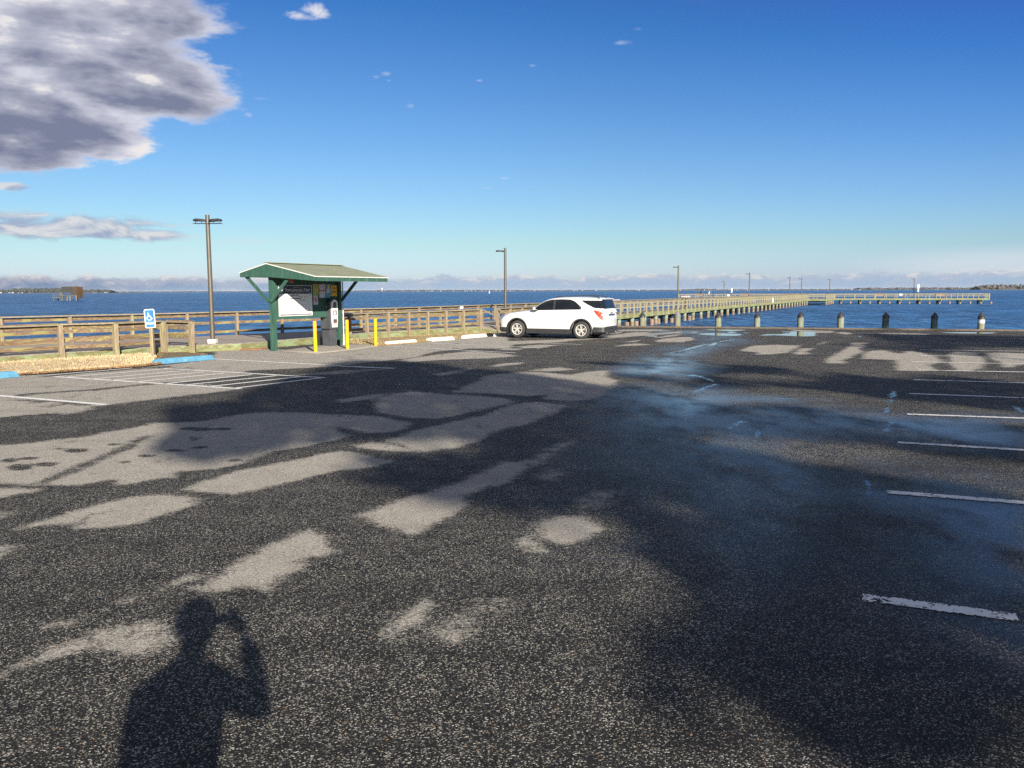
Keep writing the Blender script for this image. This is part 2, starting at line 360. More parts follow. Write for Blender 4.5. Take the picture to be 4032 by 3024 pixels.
def sdf_bb(P, poly, margin=1.2, far=-1.2):
    q = np.array(poly); k = (P[:, 0] > q[:, 0].min() - margin) & (P[:, 0] < q[:, 0].max() + margin) & (P[:, 1] > q[:, 1].min() - margin) & (P[:, 1] < q[:, 1].max() + margin)
    out = np.full(len(P), far)
    if k.any(): out[k] = sdf(P[k], poly)
    return out
def r5(pts): return [((2380 + u * .3617 - 2688) / .6076, (1020 + v * .3617 - 1300) / .6076) for u, v in pts]
def r6(pts): return [((3100 + u * .4213 - 2688) / .6076, (1020 + v * .4213 - 1300) / .6076) for u, v in pts]
DRY = [   # (tile, outline in the photo, sharpness, cap)
 (1, [(-900, 640), (0, 565), (350, 537), (420, 545), (600, 512), (560, 498), (690, 487), (900, 458), (1200, 425), (1450, 395), (1540, 380), (1330, 352), (1090, 348), (1150, 335), (1350, 322), (1500, 300), (1620, 290), (1560, 284), (1600, 262), (1750, 256), (2000, 244), (2212, 234), (2350, 212), (2700, 175), (2820, 138), (3050, 118), (3300, 120), (3320, 98), (3290, 60), (3290, 38), (2250, 90), (1900, 130), (1400, 100), (1380, 190), (700, 270), (0, 300), (-900, 360)], 1, .3),
 (2, [(370, 195), (560, 165), (700, 148), (850, 135), (1040, 150), (1150, 165), (1000, 180), (700, 190), (450, 207)], 1, .3),
 (2, [(640, 125), (700, 108), (860, 92), (1080, 72), (1400, 62), (1700, 40), (2000, 22), (2200, 8), (2212, 18), (1900, 40), (1700, 56), (1500, 66), (1420, 78), (1200, 88), (1060, 96), (880, 102), (760, 116)], 1, .3),
 (2, [(1010, 128), (1080, 118), (1180, 121), (1140, 130)], 1, .3), (2, [(1150, 104), (1290, 94), (1415, 96), (1310, 114), (1190, 116)], 1, .3),
 (3, r5([(100, 770), (540, 765), (760, 775), (500, 785), (200, 785)]), 1, .3), (3, r5([(-60, 850), (280, 800), (450, 795), (520, 800), (300, 840), (60, 862)]), 1, .3),
 (3, r5([(540, 855), (700, 830), (880, 812), (760, 840), (600, 858)]), 1, .3), (3, r5([(540, 890), (650, 865), (820, 850), (940, 850), (990, 875), (850, 905), (700, 905), (560, 903)]), 1, .3),
 (3, r5([(200, 905), (300, 890), (400, 880), (330, 903)]), 1, .3), (3, r5([(80, 955), (220, 930), (330, 918), (540, 930), (400, 940), (220, 946)]), 1, .3),
 (3, r5([(0, 815), (200, 785), (150, 812)]), 1, .3), (3, r5([(920, 800), (1010, 785), (1000, 805)]), 1, .3),
 (3, r6([(0, 655), (200, 665), (440, 672), (420, 690), (250, 690), (300, 720), (220, 690), (60, 668)]), 1, .1), (3, r6([(440, 690), (520, 680), (620, 695), (560, 705)]), 1, .2), (3, r6([(850, 690), (1050, 690), (1350, 700), (1250, 712), (950, 700)]), 1, .1),
 (3, [(370, 130), (450, 100), (620, 95), (770, 100), (700, 130), (720, 140), (590, 155), (480, 158), (500, 145), (380, 135)], 1, .3),
 (3, [(715, 150), (760, 120), (860, 115), (800, 140), (850, 155), (740, 158)], 1, .3), (3, [(870, 95), (940, 70), (900, 90)], 1, .3),
 (3, [(930, 190), (1000, 150), (1060, 120), (1090, 90), (1100, 80), (1220, 80), (1160, 95), (1190, 105), (1140, 120), (1180, 140), (1120, 155), (1100, 175), (1040, 195), (1060, 215), (930, 215)], 1, .3),
 (3, [(1160, 185), (1180, 150), (1210, 135), (1300, 130), (1390, 150), (1420, 150), (1480, 130), (1560, 150), (1640, 170), (1690, 205), (1600, 225), (1640, 255), (1560, 265), (1380, 262), (1390, 230), (1380, 195), (1300, 190)], 1, .3),
 (3, [(1730, 150), (1760, 140), (1900, 145), (1920, 175), (1960, 180), (1940, 250), (1850, 262), (1780, 262), (1730, 215)], 1, .3),
 (3, [(1970, 155), (2010, 145), (2212, 150), (2500, 150), (2500, 240), (2212, 215), (2150, 240), (2080, 240), (2060, 205), (2000, 190)], 1, .3),
 (1, [(-400, 790), (0, 748), (150, 737), (380, 705), (560, 690), (720, 655), (800, 645), (930, 620), (980, 603), (1100, 600), (1300, 592), (1420, 572), (1540, 547), (1680, 532), (1900, 532), (2212, 547), (2440, 556), (2680, 600), (2620, 640), (2540, 662), (2380, 668), (2270, 642), (2212, 630), (2150, 625), (2170, 645), (2260, 685), (2212, 706), (2000, 750), (1750, 795), (1600, 860), (1400, 900), (1180, 910), (1130, 925), (1130, 950), (1000, 960), (900, 985), (800, 1000), (740, 990), (760, 968), (620, 985), (500, 1005), (350, 1005), (150, 1000), (0, 990), (-400, 985)], 1, .3),
 (1, [(-400, 1030), (0, 1025), (150, 1020), (270, 1030), (230, 1045), (60, 1075), (0, 1092), (-400, 1150)], 1, .2),
 (1, [(1170, 1035), (1240, 1005), (1290, 980), (1380, 960), (1440, 940), (1560, 905), (1750, 875), (1950, 830), (2100, 800), (2212, 782), (2275, 785), (2410, 810), (2440, 830), (2560, 847), (2470, 880), (2330, 900), (2212, 907), (2050, 942), (1900, 980), (1700, 1030), (1600, 1050), (1500, 1065), (1350, 1050)], 1, .3),
 (1, [(100, 1290), (200, 1250), (330, 1215), (450, 1180), (560, 1150), (700, 1115), (850, 1085), (960, 1070), (1080, 1065), (1180, 1075), (1310, 1095), (1230, 1107), (1280, 1127), (1220, 1155), (1050, 1205), (930, 1245), (830, 1265), (720, 1283), (600, 1280), (480, 1287), (470, 1272), (620, 1248), (540, 1238), (460, 1258), (300, 1268)], 1, .3),
 (1, [(-300, 1395), (0, 1395), (85, 1400), (60, 1440), (0, 1472), (-300, 1500)], .8, .03), (1, [(-60, 1175), (0, 1175), (65, 1190), (0, 1215)], .8, .02),
 (4, [(1260, 495), (1330, 470), (1380, 430), (1450, 380), (1560, 310), (1650, 265), (1750, 215), (1860, 170), (1970, 120), (2030, 108), (2090, 160), (2120, 195), (2180, 250), (2100, 285), (2000, 290), (1900, 320), (1990, 345), (1900, 400), (1830, 440), (1720, 510), (1600, 490), (1400, 515), (1300, 515)], 1, .3),
 (4, [(1060, 500), (1110, 465), (1200, 425), (1320, 395), (1310, 420), (1230, 440), (1120, 480)], 1, .1), (4, [(790, 578), (850, 552), (960, 535), (850, 582)], .8, .03), (4, [(330, 735), (420, 712), (505, 698), (450, 730)], .8, .03),
 (4, [(-200, 1090), (0, 1040), (200, 950), (330, 890), (520, 820), (640, 770), (800, 730), (950, 715), (1050, 740), (1110, 790), (1120, 830), (1050, 870), (900, 910), (800, 930), (650, 880), (450, 910), (250, 960), (100, 1010), (-100, 1100)], .8, .04),
 (2, [(95, 1200), (200, 1160), (300, 1130), (420, 1090), (560, 1050), (750, 990), (850, 945), (960, 890), (1050, 850), (1180, 860), (1220, 890), (1100, 980), (950, 1020), (820, 1070), (830, 1130), (720, 1200), (620, 1250), (500, 1310), (430, 1325), (330, 1285), (200, 1235)], .9, .3),
 (2, [(1180, 860), (1330, 798), (1375, 800), (1250, 872)], .5, .03), (2, [(1330, 778), (1400, 745), (1490, 720), (1480, 745), (1390, 782)], .6, .04), (2, [(1310, 940), (1370, 910), (1430, 930), (1350, 970)], .4, .015), (2, [(1530, 1130), (1620, 1080), (1730, 1050), (1700, 1130), (1580, 1150)], .4, .01),
 (2, [(1270, 1270), (1300, 1230), (1420, 1205), (1560, 1210), (1650, 1250), (1690, 1290), (1640, 1340), (1500, 1380), (1420, 1385), (1300, 1340)], .9, .2),
 (2, [(1150, 1390), (1220, 1345), (1265, 1400), (1310, 1440), (1225, 1425)], .7, .0),
 (5, [(265, 775), (330, 730), (400, 680), (480, 600), (540, 565), (590, 608), (530, 680), (430, 760), (360, 812), (300, 832)], .9, .2), (5, [(640, 780), (720, 730), (800, 700), (780, 760), (700, 810)], .5, -.02), (5, [(900, 600), (1000, 590), (1080, 630), (980, 640)], .5, -.03),
 (2, [(210, 500), (240, 440), (330, 410), (450, 397), (600, 410), (900, 425), (1050, 440), (1110, 460), (1080, 480), (1000, 490), (880, 520), (760, 550), (600, 575), (400, 565), (280, 540)], 1, .3),
 (2, [(-20, 452), (100, 430), (330, 405), (240, 440), (150, 452), (0, 467)], 1, .1),
 (2, [(730, 400), (780, 370), (880, 340), (920, 300), (1050, 280), (1160, 270), (1300, 272), (1480, 290), (1600, 270), (1720, 260), (1740, 280), (1720, 300), (1800, 330), (1720, 400), (1650, 440), (1500, 460), (1320, 450), (1310, 422), (1390, 410), (1200, 430), (1000, 415)], 1, .3),
 (2, [(270, 720), (380, 680), (480, 650), (600, 620), (750, 590), (900, 555), (1000, 520), (1140, 475), (1280, 465), (1430, 485), (1480, 495), (1400, 530), (1280, 580), (1200, 610), (1040, 640), (960, 680), (900, 720), (750, 760), (560, 790), (430, 772), (418, 748), (350, 735)], 1, .3),
 (2, [(60, 745), (180, 728), (280, 730), (400, 762), (450, 770), (560, 785), (480, 790), (300, 782), (150, 767)], 1, .2),
 (2, [(1220, 262), (1300, 250), (1420, 240), (1510, 255), (1350, 268)], 1, .2), (2, [(940, 235), (1060, 215), (1200, 207), (1150, 222), (1000, 236)], 1, .2), (2, [(600, 285), (850, 245), (800, 268), (660, 292)], 1, .02), (2, [(-300, 290), (0, 262), (330, 248), (200, 262), (0, 285)], 1, .05),
]
WETB = [(125, 890, 70, 22), (300, 870, 80, 14), (60, 845, 35, 14), (190, 830, 60, 7), (490, 780, 70, 13), (940, 815, 60, 10), (820, 855, 30, 6), (860, 720, 30, 5), (1290, 760, 50, 7), (1280, 640, 110, 12), (1450, 640, 60, 6), (740, 740, 40, 6), (380, 768, 25, 5), (1520, 845, 30, 6), (1130, 780, 60, 6)]
STREAK = [(1, [(110, 430), (200, 412), (400, 400), (600, 388), (800, 366), (1000, 346), (1300, 330)], .10), (1, [(130, 452), (260, 462), (400, 462), (560, 485)], .06), (1, [(230, 470), (270, 468)], .05), (1, [(300, 298), (700, 262), (1000, 240), (1130, 250), (1200, 258)], .10), (1, [(1000, 245), (1100, 232)], .10),
          (1, [(250, 995), (420, 930), (640, 835), (800, 770), (950, 690)], .045), (1, [(0, 1003), (300, 1015), (500, 1012)], .03)]
SHEEN = [(3, [(340, 55), (180, 85), (-20, 122), (-260, 190), (-420, 250), (-250, 262), (-60, 215), (40, 160), (230, 100), (410, 60)], 1.), (3, [(-700, 380), (-200, 330), (300, 400), (900, 470), (1300, 520), (2400, 560), (2400, 720), (1700, 720), (1300, 700), (900, 760), (860, 1000), (760, 1300), (650, 1500), (500, 1700), (100, 1400), (-100, 1000), (-500, 650)], .34), (3, [(900, 760), (1500, 860), (2500, 1000), (2500, 2200), (1500, 2000), (1300, 1500), (1100, 1000)], .30), (3, [(330, 60), (150, 95), (-20, 130), (-150, 150), (-300, 200), (-480, 260), (-300, 300), (-100, 330), (60, 300), (160, 240), (60, 180), (220, 110), (400, 62)], 1.), (3, [(-150, 380), (200, 360), (330, 420), (620, 430), (840, 450), (700, 470), (420, 470), (230, 560), (60, 590), (-150, 560), (-350, 440)], .8),
         (3, [(280, 560), (560, 640), (760, 800), (850, 1000), (760, 1250), (560, 1300), (480, 900), (150, 700), (60, 600)], .6), (3, [(600, 480), (1300, 530), (2300, 560), (2300, 800), (1400, 700), (700, 560)], .55), (3, [(1300, 620), (2400, 620), (2400, 790), (1500, 740)], .6),
         (3, [(1250, 1060), (2500, 1110), (2500, 2200), (2050, 1900), (1750, 1500), (1600, 1250)], .75), (3, [(-300, 500), (100, 650), (300, 1300), (0, 1700), (-700, 1500), (-700, 600)], .15), (3, r5([(380, 770), (1100, 770), (1500, 800), (1400, 880), (900, 1000), (300, 1106), (600, 960), (1000, 900), (900, 830), (420, 835)]), .5), (3, r5([(600, 1000), (1400, 900), (1560, 880), (1700, 900), (1200, 960), (700, 1100)]), .5)]
PUD = [(3, r5([(1015, 820), (1080, 808), (1210, 806), (1480, 815), (1505, 825), (1440, 836), (1260, 834)])), (3, r5([(1070, 770), (1200, 765), (1570, 768), (1500, 778), (1380, 786), (1280, 780)])), (3, r5([(1330, 799), (1390, 790), (1450, 800), (1360, 806)])),
       (3, r5([(1680, 836), (1750, 818), (1900, 818), (2050, 798), (2212, 790), (2300, 795), (2300, 838), (2150, 842), (2000, 836), (1850, 828)])), (3, r5([(420, 838), (500, 831), (590, 835), (570, 846)])), (3, r5([(1890, 792), (2090, 786), (2200, 792), (2050, 798)])), (3, r5([(1500, 801), (1580, 800), (1560, 806)])),
       (3, r6([(1390, 686), (1770, 683), (1980, 688), (1900, 696), (1600, 694)])), (3, r6([(660, 735), (690, 712), (708, 708), (690, 722)])), (3, r5([(820, 776), (842, 774), (838, 782)])),
       (3, [(1365, 395), (1385, 400), (1372, 432), (1352, 440), (1345, 428)]), (3, [(1350, 446), (1370, 452), (1352, 475), (1335, 478)]), (3, [(1325, 500), (1336, 505), (1328, 530), (1314, 540), (1312, 530)]), (3, [(1330, 415), (1350, 412), (1345, 418)]),
       (3, [(2140, 492), (2160, 490), (2200, 520), (2240, 540), (2200, 535)]), (3, [(0, 290), (60, 290), (150, 300), (60, 298)]), (3, [(100, 385), (150, 365), (145, 372), (110, 395)]), (3, [(520, 436), (700, 440), (850, 448), (700, 446)]), (3, [(180, 325), (205, 330), (195, 334)])]
RIVULET = [(3, r5([(880, 985), (960, 965), (1090, 930), (1160, 940), (1240, 900), (1420, 875)]), .10), (3, r5([(720, 1020), (880, 990), (930, 985)]), .06), (3, [(1352, 598), (1345, 610), (1322, 640), (1316, 660)], .02), (3, [(1195, 978), (1212, 1030), (1218, 1062), (1140, 1130)], .012), (3, [(300, 640), (380, 590), (410, 597)], .03), (3, [(440, 640), (490, 660), (475, 700)], .03), (3, [(595, 770), (628, 752), (620, 765)], .03), (3, [(60, 415), (120, 380), (220, 350)], .04), (3, [(-160, 280), (60, 288), (180, 322)], .05)]

def axis(mx, a, k):
    o = [0.]
    while o[-1] < mx: o.append(o[-1] + a + k * o[-1])
    return [-q for q in o[:0:-1]] + o
xs = np.array([q + .9 for q in axis(75, .022, .0105)])
ys = list(np.arange(-60, 1.3, 3.)) + [1.3]; y_ = 1.3
while y_ < 52: y_ += max(.014, y_ * .0085); ys.append(y_)
ys = np.array(ys); nx, ny = len(xs), len(ys)
gx, gy = np.meshgrid(xs, ys); P2 = np.stack([gx.ravel(), gy.ravel()], 1)
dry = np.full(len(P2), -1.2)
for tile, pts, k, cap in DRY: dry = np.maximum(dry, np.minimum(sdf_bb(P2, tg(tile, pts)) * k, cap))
def capsule(P, pts, r):
    q = np.array(pts); out = np.full(len(P), -9.)
    k = (P[:, 0] > q[:, 0].min() - 1) & (P[:, 0] < q[:, 0].max() + 1) & (P[:, 1] > q[:, 1].min() - 1) & (P[:, 1] < q[:, 1].max() + 1)
    if not k.any(): return out
    Q = P[k]; d_ = np.full(len(Q), 9.)
    for a, b in zip(q[:-1], q[1:]):
        e = b - a; w = Q - a; t = np.clip((w @ e) / (e @ e), 0, 1); d_ = np.minimum(d_, np.linalg.norm(w - t[:, None] * e, axis=1))
    out[k] = r - d_; return out
for cx, cy, rx, ry in WETB:
    poly = tg(1, [(cx + rx * math.cos(a) * random.uniform(.7, 1.1), cy + ry * math.sin(a) * random.uniform(.6, 1.1)) for a in [i * PI / 6 for i in range(12)]])
    dry = np.minimum(dry, -(sdf_bb(P2, poly) * 2.5 + .06))
for tile, pts, r in STREAK: dry = np.minimum(dry, -capsule(P2, tg(tile, pts), r) - .02)
pud = np.full(len(P2), -1.2)
for tile, pts in PUD: pud = np.maximum(pud, sdf_bb(P2, tg(tile, pts)))
for tile, pts, r in RIVULET: pud = np.maximum(pud, capsule(P2, tg(tile, pts), r) - .02)
sheen = np.zeros(len(P2))
for tile, pts, k in SHEEN: sheen = np.maximum(sheen, k * np.clip(sdf_bb(P2, tg(tile, pts), 3) / 1.6 + .35, 0, 1))
me = bpy.data.meshes.new('parking_lot')
co3 = np.stack([P2[:, 0], P2[:, 1], -SLOPE * P2[:, 1]], 1)
idx = np.arange(nx * ny).reshape(ny, nx)
fq = np.stack([idx[:-1, :-1], idx[:-1, 1:], idx[1:, 1:], idx[1:, :-1]], -1).reshape(-1, 4)
fc = P2[fq].mean(1)
keep = ((fc - np.array(EDGE_P[:2])) @ np.array(EDGE_N[:2]) < .6) & ((fc - np.array(SHORE_P[:2])) @ np.array(SHORE_N[:2]) < .6)
fq = fq[keep]
me.vertices.add(len(co3)); me.vertices.foreach_set('co', co3.ravel())
me.loops.add(fq.size); me.loops.foreach_set('vertex_index', fq.ravel()); me.polygons.add(len(fq)); me.polygons.foreach_set('loop_start', np.arange(0, fq.size, 4))
me.update(calc_edges=True)
for nm, arr in (('dry', dry), ('pud', pud), ('sheen', sheen), ('seam', np.clip(sdf_bb(P2, tg(3, [(860, 880), (2900, 640), (2900, 2700), (-100, 2750), (300, 2000), (560, 1560), (700, 1370), (790, 1160)]), 3) / .12, -1, 1)), ('rag', np.clip((P2[:, 1] - 2) / 14, .42, 1.))):
    a_ = me.attributes.new(nm, 'FLOAT', 'POINT'); a_.data.foreach_set('value', arr.astype(np.float32))
bm = bmesh.new(); bm.from_mesh(me)
bmesh.ops.delete(bm, geom=[v for v in bm.verts if not v.link_faces], context='VERTS')
for p_, n_ in ((EDGE_P, EDGE_N), (SHORE_P, SHORE_N)):
    bmesh.ops.bisect_plane(bm, geom=bm.verts[:] + bm.edges[:] + bm.faces[:], plane_co=p_, plane_no=n_, clear_outer=True)
bm.to_mesh(me); bm.free()
lot = bpy.data.objects.new('parking_lot', me); COL.objects.link(lot); tag(lot, kind='structure')

mt, nt, b = mat_base('asphalt_wet_and_dry'); MT['asphalt'] = mt
tc = nt.new('ShaderNodeTexCoord').outputs['Object']
nz = nt.noise(tc, 1.6, 8, .62); nz2 = nt.noise(tc, 9., 5, .6)
per = nt.math('ADD', nt.math('MULTIPLY', nt.math('SUBTRACT', nz, .5), .34), nt.math('MULTIPLY', nt.math('SUBTRACT', nz2, .5), .36))
nz3 = nt.noise(nt.mapping(tc, rot=(0, 0, .5), scale=(1, .45, 1)), 2.6, 7, .68)
per = nt.math('ADD', per, nt.math('MULTIPLY', nt.math('SUBTRACT', nt.xyz(nt.voro(tc, 60.).outputs['Color'])[0], .5), .16))
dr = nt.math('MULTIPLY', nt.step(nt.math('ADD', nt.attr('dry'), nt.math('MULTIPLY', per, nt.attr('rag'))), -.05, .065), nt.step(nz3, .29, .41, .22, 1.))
pu = nt.step(nt.math('ADD', nt.attr('pud'), nt.math('MULTIPLY', per, .45)), -.015, .02)
vo = nt.voro(tc, 150.); r_, g_, b_ = nt.xyz(vo.outputs['Color'])
vo2 = nt.voro(tc, 210.); r2, g2, b2 = nt.xyz(vo2.outputs['Color'])
wide = nt.noise(tc, .35, 3, .5); mid = nt.noise(tc, 3., 4, .6)
shn = nt.math('MULTIPLY', nt.attr('sheen'), nt.step(nt.noise(nt.mapping(tc, rot=(0, 0, -.4), scale=(1, .55, 1)), 1.1, 7, .66), .27, .60))
# wet: black binder with pale wet stones; dry: dusty grey with paler stones
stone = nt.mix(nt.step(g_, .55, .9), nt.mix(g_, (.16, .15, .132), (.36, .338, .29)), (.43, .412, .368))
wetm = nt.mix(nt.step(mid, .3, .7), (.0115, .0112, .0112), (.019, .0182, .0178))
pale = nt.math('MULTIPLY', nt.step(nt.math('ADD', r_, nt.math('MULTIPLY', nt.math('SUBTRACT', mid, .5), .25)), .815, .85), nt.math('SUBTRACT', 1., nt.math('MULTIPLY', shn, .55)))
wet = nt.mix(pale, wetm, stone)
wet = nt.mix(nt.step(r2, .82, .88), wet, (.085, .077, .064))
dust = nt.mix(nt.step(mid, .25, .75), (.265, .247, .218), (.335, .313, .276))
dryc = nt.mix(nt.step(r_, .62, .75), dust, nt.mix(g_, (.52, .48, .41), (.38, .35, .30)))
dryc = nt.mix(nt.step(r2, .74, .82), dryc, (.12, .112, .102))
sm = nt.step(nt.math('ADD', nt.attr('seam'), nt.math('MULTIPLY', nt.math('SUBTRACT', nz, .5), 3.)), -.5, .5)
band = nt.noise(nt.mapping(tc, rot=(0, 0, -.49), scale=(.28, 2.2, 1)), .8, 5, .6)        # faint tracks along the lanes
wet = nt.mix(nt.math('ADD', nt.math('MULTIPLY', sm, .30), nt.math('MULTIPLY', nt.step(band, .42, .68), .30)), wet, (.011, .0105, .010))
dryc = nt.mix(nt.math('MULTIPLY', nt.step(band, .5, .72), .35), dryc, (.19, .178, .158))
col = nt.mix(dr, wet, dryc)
col = nt.mix(nt.step(b2, .9965, .998), col, (.42, .22, .08))
damp = nt.step(nt.math('ADD', wide, nt.math('MULTIPLY', mid, .3)), .5, .8)
col = nt.mix(pu, col, (.010, .010, .009))
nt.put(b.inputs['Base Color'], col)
ro = nt.mix(dr, nt.mix(shn, (.72,) * 3, (.35,) * 3), (.95,) * 3); ro = nt.mix(pu, ro, (.02,) * 3)
nt.put(b.inputs['Roughness'], ro)
sp = nt.mix(dr, nt.mix(shn, (.14,) * 3, (.5,) * 3), (.12,) * 3); sp = nt.mix(pu, sp, (.5,) * 3); nt.put(b.inputs['Specular IOR Level'], sp)
hgt = nt.math('SUBTRACT', nt.math('MULTIPLY', r_, .55), nt.math('MULTIPLY', vo.outputs['Distance'], .9))
stg = nt.math('MULTIPLY', nt.math('SUBTRACT', 1., pu), nt.math('SUBTRACT', .60, nt.math('MULTIPLY', shn, .50)))
nd = nt.new('ShaderNodeBump'); nt.put(nd.inputs['Height'], hgt); nt.put(nd.inputs['Strength'], stg); nd.inputs['Distance'].default_value = .006
nt.put(b.inputs['Normal'], nd.outputs[0])
nt.put(b.inputs['Coat Weight'], nt.math('MULTIPLY', nt.math('MULTIPLY', shn, nt.math('SUBTRACT', 1., dr)), 1.0)); b.inputs['Coat IOR'].default_value = 1.5
nt.put(b.inputs['Coat Roughness'], nt.lin(shn, .15, .8, .26, .10)); nt.put(b.inputs['Coat Normal'], nt.bump(hgt, .10, .004))
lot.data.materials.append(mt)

# painted lines, 4 mm proud of the asphalt and worn
mt, nt, b = mat_base('worn_line_paint'); MT['line'] = mt
tc = nt.new('ShaderNodeTexCoord').outputs['Object']
vo = nt.voro(tc, 78.); wn = nt.noise(tc, 14., 6, .7)
ac = nt.math('ABSOLUTE', nt.attr('across')); ol = nt.attr('old'); pw_ = nt.noise(tc, 3.5, 5, .6)
worn = nt.math('ADD', nt.math('MULTIPLY', nt.xyz(vo.outputs['Color'])[0], .30), nt.math('ADD', wn, nt.math('MULTIPLY', nt.math('SUBTRACT', pw_, .5), .62)))
worn = nt.math('ADD', nt.math('ADD', worn, nt.math('MULTIPLY', nt.math('POWER', ac, 6.), .34)), nt.math('MULTIPLY', nt.math('SUBTRACT', ol, .5), .24))
worn = nt.step(worn, .86, .92)
nt.put(b.inputs['Base Color'], nt.mix(wn, (.70, .69, .66), (.58, .57, .54))); b.inputs['Roughness'].default_value = .6
nt.put(b.inputs['Normal'], nt.bump(nt.xyz(vo.outputs['Color'])[0], .35, .004))
tr_ = nt.new('ShaderNodeBsdfTransparent'); ms = nt.new('ShaderNodeMixShader'); nt.put(ms.inputs[0], worn); nt.l.new(b.outputs[0], ms.inputs[1]); nt.l.new(tr_.outputs[0], ms.inputs[2]); nt.l.new(ms.outputs[0], nt.n['Material Output'].inputs['Surface'])
lines = MB(); crossu = []; oldp = []; old = .75
def stripe(a, b_, w=.12, dz=.0045):
    w *= 1.15; a = Vector((a[0], a[1], 0)); b_ = Vector((b_[0], b_[1], 0)); d_ = (b_ - a).normalized(); s_ = Vector((-d_.y, d_.x, 0)) * w / 2
    n = max(1, int((b_ - a).length / .5)); rows = []
    for i in range(n + 1):
        c = a + (b_ - a) * i / n; rows.append([Vector((q.x, q.y, gz(q.y) + dz)) for q in (c - s_, c + s_)])
    lines.grid(rows); crossu.extend([-1., 1.] * (n + 1)); oldp.extend([old] * (2 * (n + 1)))
def ext(tile, p, q, L):            # a stripe seen from p towards q, L metres long
    a, b_ = [Vector(v) for v in tg(tile, [p, q])]; return a, a + (b_ - a).normalized() * L
for tile, p, q, L in ((3, (1500, 322), (2212, 342), 5.6), (3, (1470, 412), (2150, 437), 5.6), (3, (1455, 545), (2212, 572), 5.6), (3, (1395, 728), (2212, 778), 5.6), (3, (1325, 1050), (2212, 1119), 5.6), (3, (1520, 259), (2212, 272), 5.6), (3, (1480, 205), (2212, 219), 5.6), (3, (1540, 165), (2212, 178), 5.6), (3, (1540, 128), (2212, 137), 5.6)): stripe(*ext(tile, p, q, L))
old = 1.
a, b_ = [Vector(v) for v in tg(6, [(1165, 555), (2170, 688)])]; stripe(a, b_); stripe(b_ + (b_ - a) * .12, b_ + (b_ - a).normalized() * 3.6)
def str2(tile, p, q, w=.12): a, b_ = tg(tile, [p, q]); stripe(a, b_, w)
old = .25
a, b_ = [Vector(v) for v in tg(1, [(690, 484), (0, 426)])]; stripe(a, a + (b_ - a).normalized() * 5.6)
for p, q in (((355, 302), (1560, 381)), ((1060, 249), (2105, 309)), ((1380, 187), (2212, 231))): str2(1, p, q)
for p, q in (((300, 293), (860, 246)), ((420, 306), (1080, 252)), ((590, 318), (1200, 263)), ((720, 326), (1330, 271)), ((870, 337), (1460, 279)), ((1060, 349), (1630, 289)), ((1190, 357), (1790, 296)), ((1350, 367), (1940, 303)), ((1510, 378), (2090, 309))): str2(1, p, q, .10)
str2(2, (0, 235), (345, 248)); 
for p, q in (((1526, 1363), (2030, 1390)), ((1671, 1350), (2129, 1371)), ((1862, 1340), (2289, 1357))):
    a, b_ = at(*p), at(*q); stripe(a, b_, .09)
rm = tag(lines.build('road_markings', MT['line'], recalc=False), kind='structure')
for nm, arr in (('across', crossu), ('old', oldp)): rm.data.attributes.new(nm, 'FLOAT', 'POINT').data.foreach_set('value', arr)

# ------------------------------------------------------------------ water
mt, nt, b = mat_base('choppy_bay_water'); MT['water'] = mt
tc = nt.new('ShaderNodeTexCoord').outputs['Object']
wv = nt.mapping(tc, rot=(0, 0, R(18)), scale=(.75, 1, 1))
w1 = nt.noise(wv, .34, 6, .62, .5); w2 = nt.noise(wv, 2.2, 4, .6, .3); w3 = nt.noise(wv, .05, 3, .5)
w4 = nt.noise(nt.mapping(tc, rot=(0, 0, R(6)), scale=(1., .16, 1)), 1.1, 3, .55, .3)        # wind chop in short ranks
hgt = nt.math('ADD', nt.math('ADD', nt.math('MULTIPLY', w1, 1.5), nt.math('MULTIPLY', w2, .16)), nt.math('MULTIPLY', w4, 1.2))
nd = nt.new('ShaderNodeBump'); nt.put(nd.inputs['Height'], hgt); nt.put(nd.inputs['Strength'], nt.lin(w3, .3, .7, .85, 1.)); nd.inputs['Distance'].default_value = .8
nt.put(b.inputs['Normal'], nd.outputs[0])
nt.put(b.inputs['Base Color'], nt.mix(nt.step(nt.math('ADD', nt.math('ADD', nt.math('MULTIPLY', w1, .4), nt.math('MULTIPLY', w4, .6)), nt.math('MULTIPLY', nt.math('SUBTRACT', w3, .5), .3)), .36, .64), (.005, .040, .125), (.045, .160, .37)))  # light and dark reflections of the wave facets painted into the base colour
b.inputs['Specular IOR Level'].default_value = 0.; b.inputs['Roughness'].default_value = 1.
gl = nt.new('ShaderNodeBsdfAnisotropic'); gl.inputs['Roughness'].default_value = .18; nt.put(gl.inputs['Normal'], nd.outputs[0])
fr_ = nt.new('ShaderNodeFresnel'); fr_.inputs['IOR'].default_value = 1.33; nt.put(fr_.inputs['Normal'], nd.outputs[0])
ms = nt.new('ShaderNodeMixShader'); nt.put(ms.inputs[0], nt.math('MINIMUM', fr_.outputs[0], .36)); nt.l.new(b.outputs[0], ms.inputs[1]); nt.l.new(gl.outputs[0], ms.inputs[2]); nt.l.new(ms.outputs[0], nt.n['Material Output'].inputs['Surface'])
wm = MB(); S_ = 40000
wm.grid([[Vector((x, y, WATER)) for x in (-S_, -400, 0, 400, S_)] for y in (-400, 0, 60, 400, S_)])
tag(wm.build('water', mt, recalc=False), kind='structure')
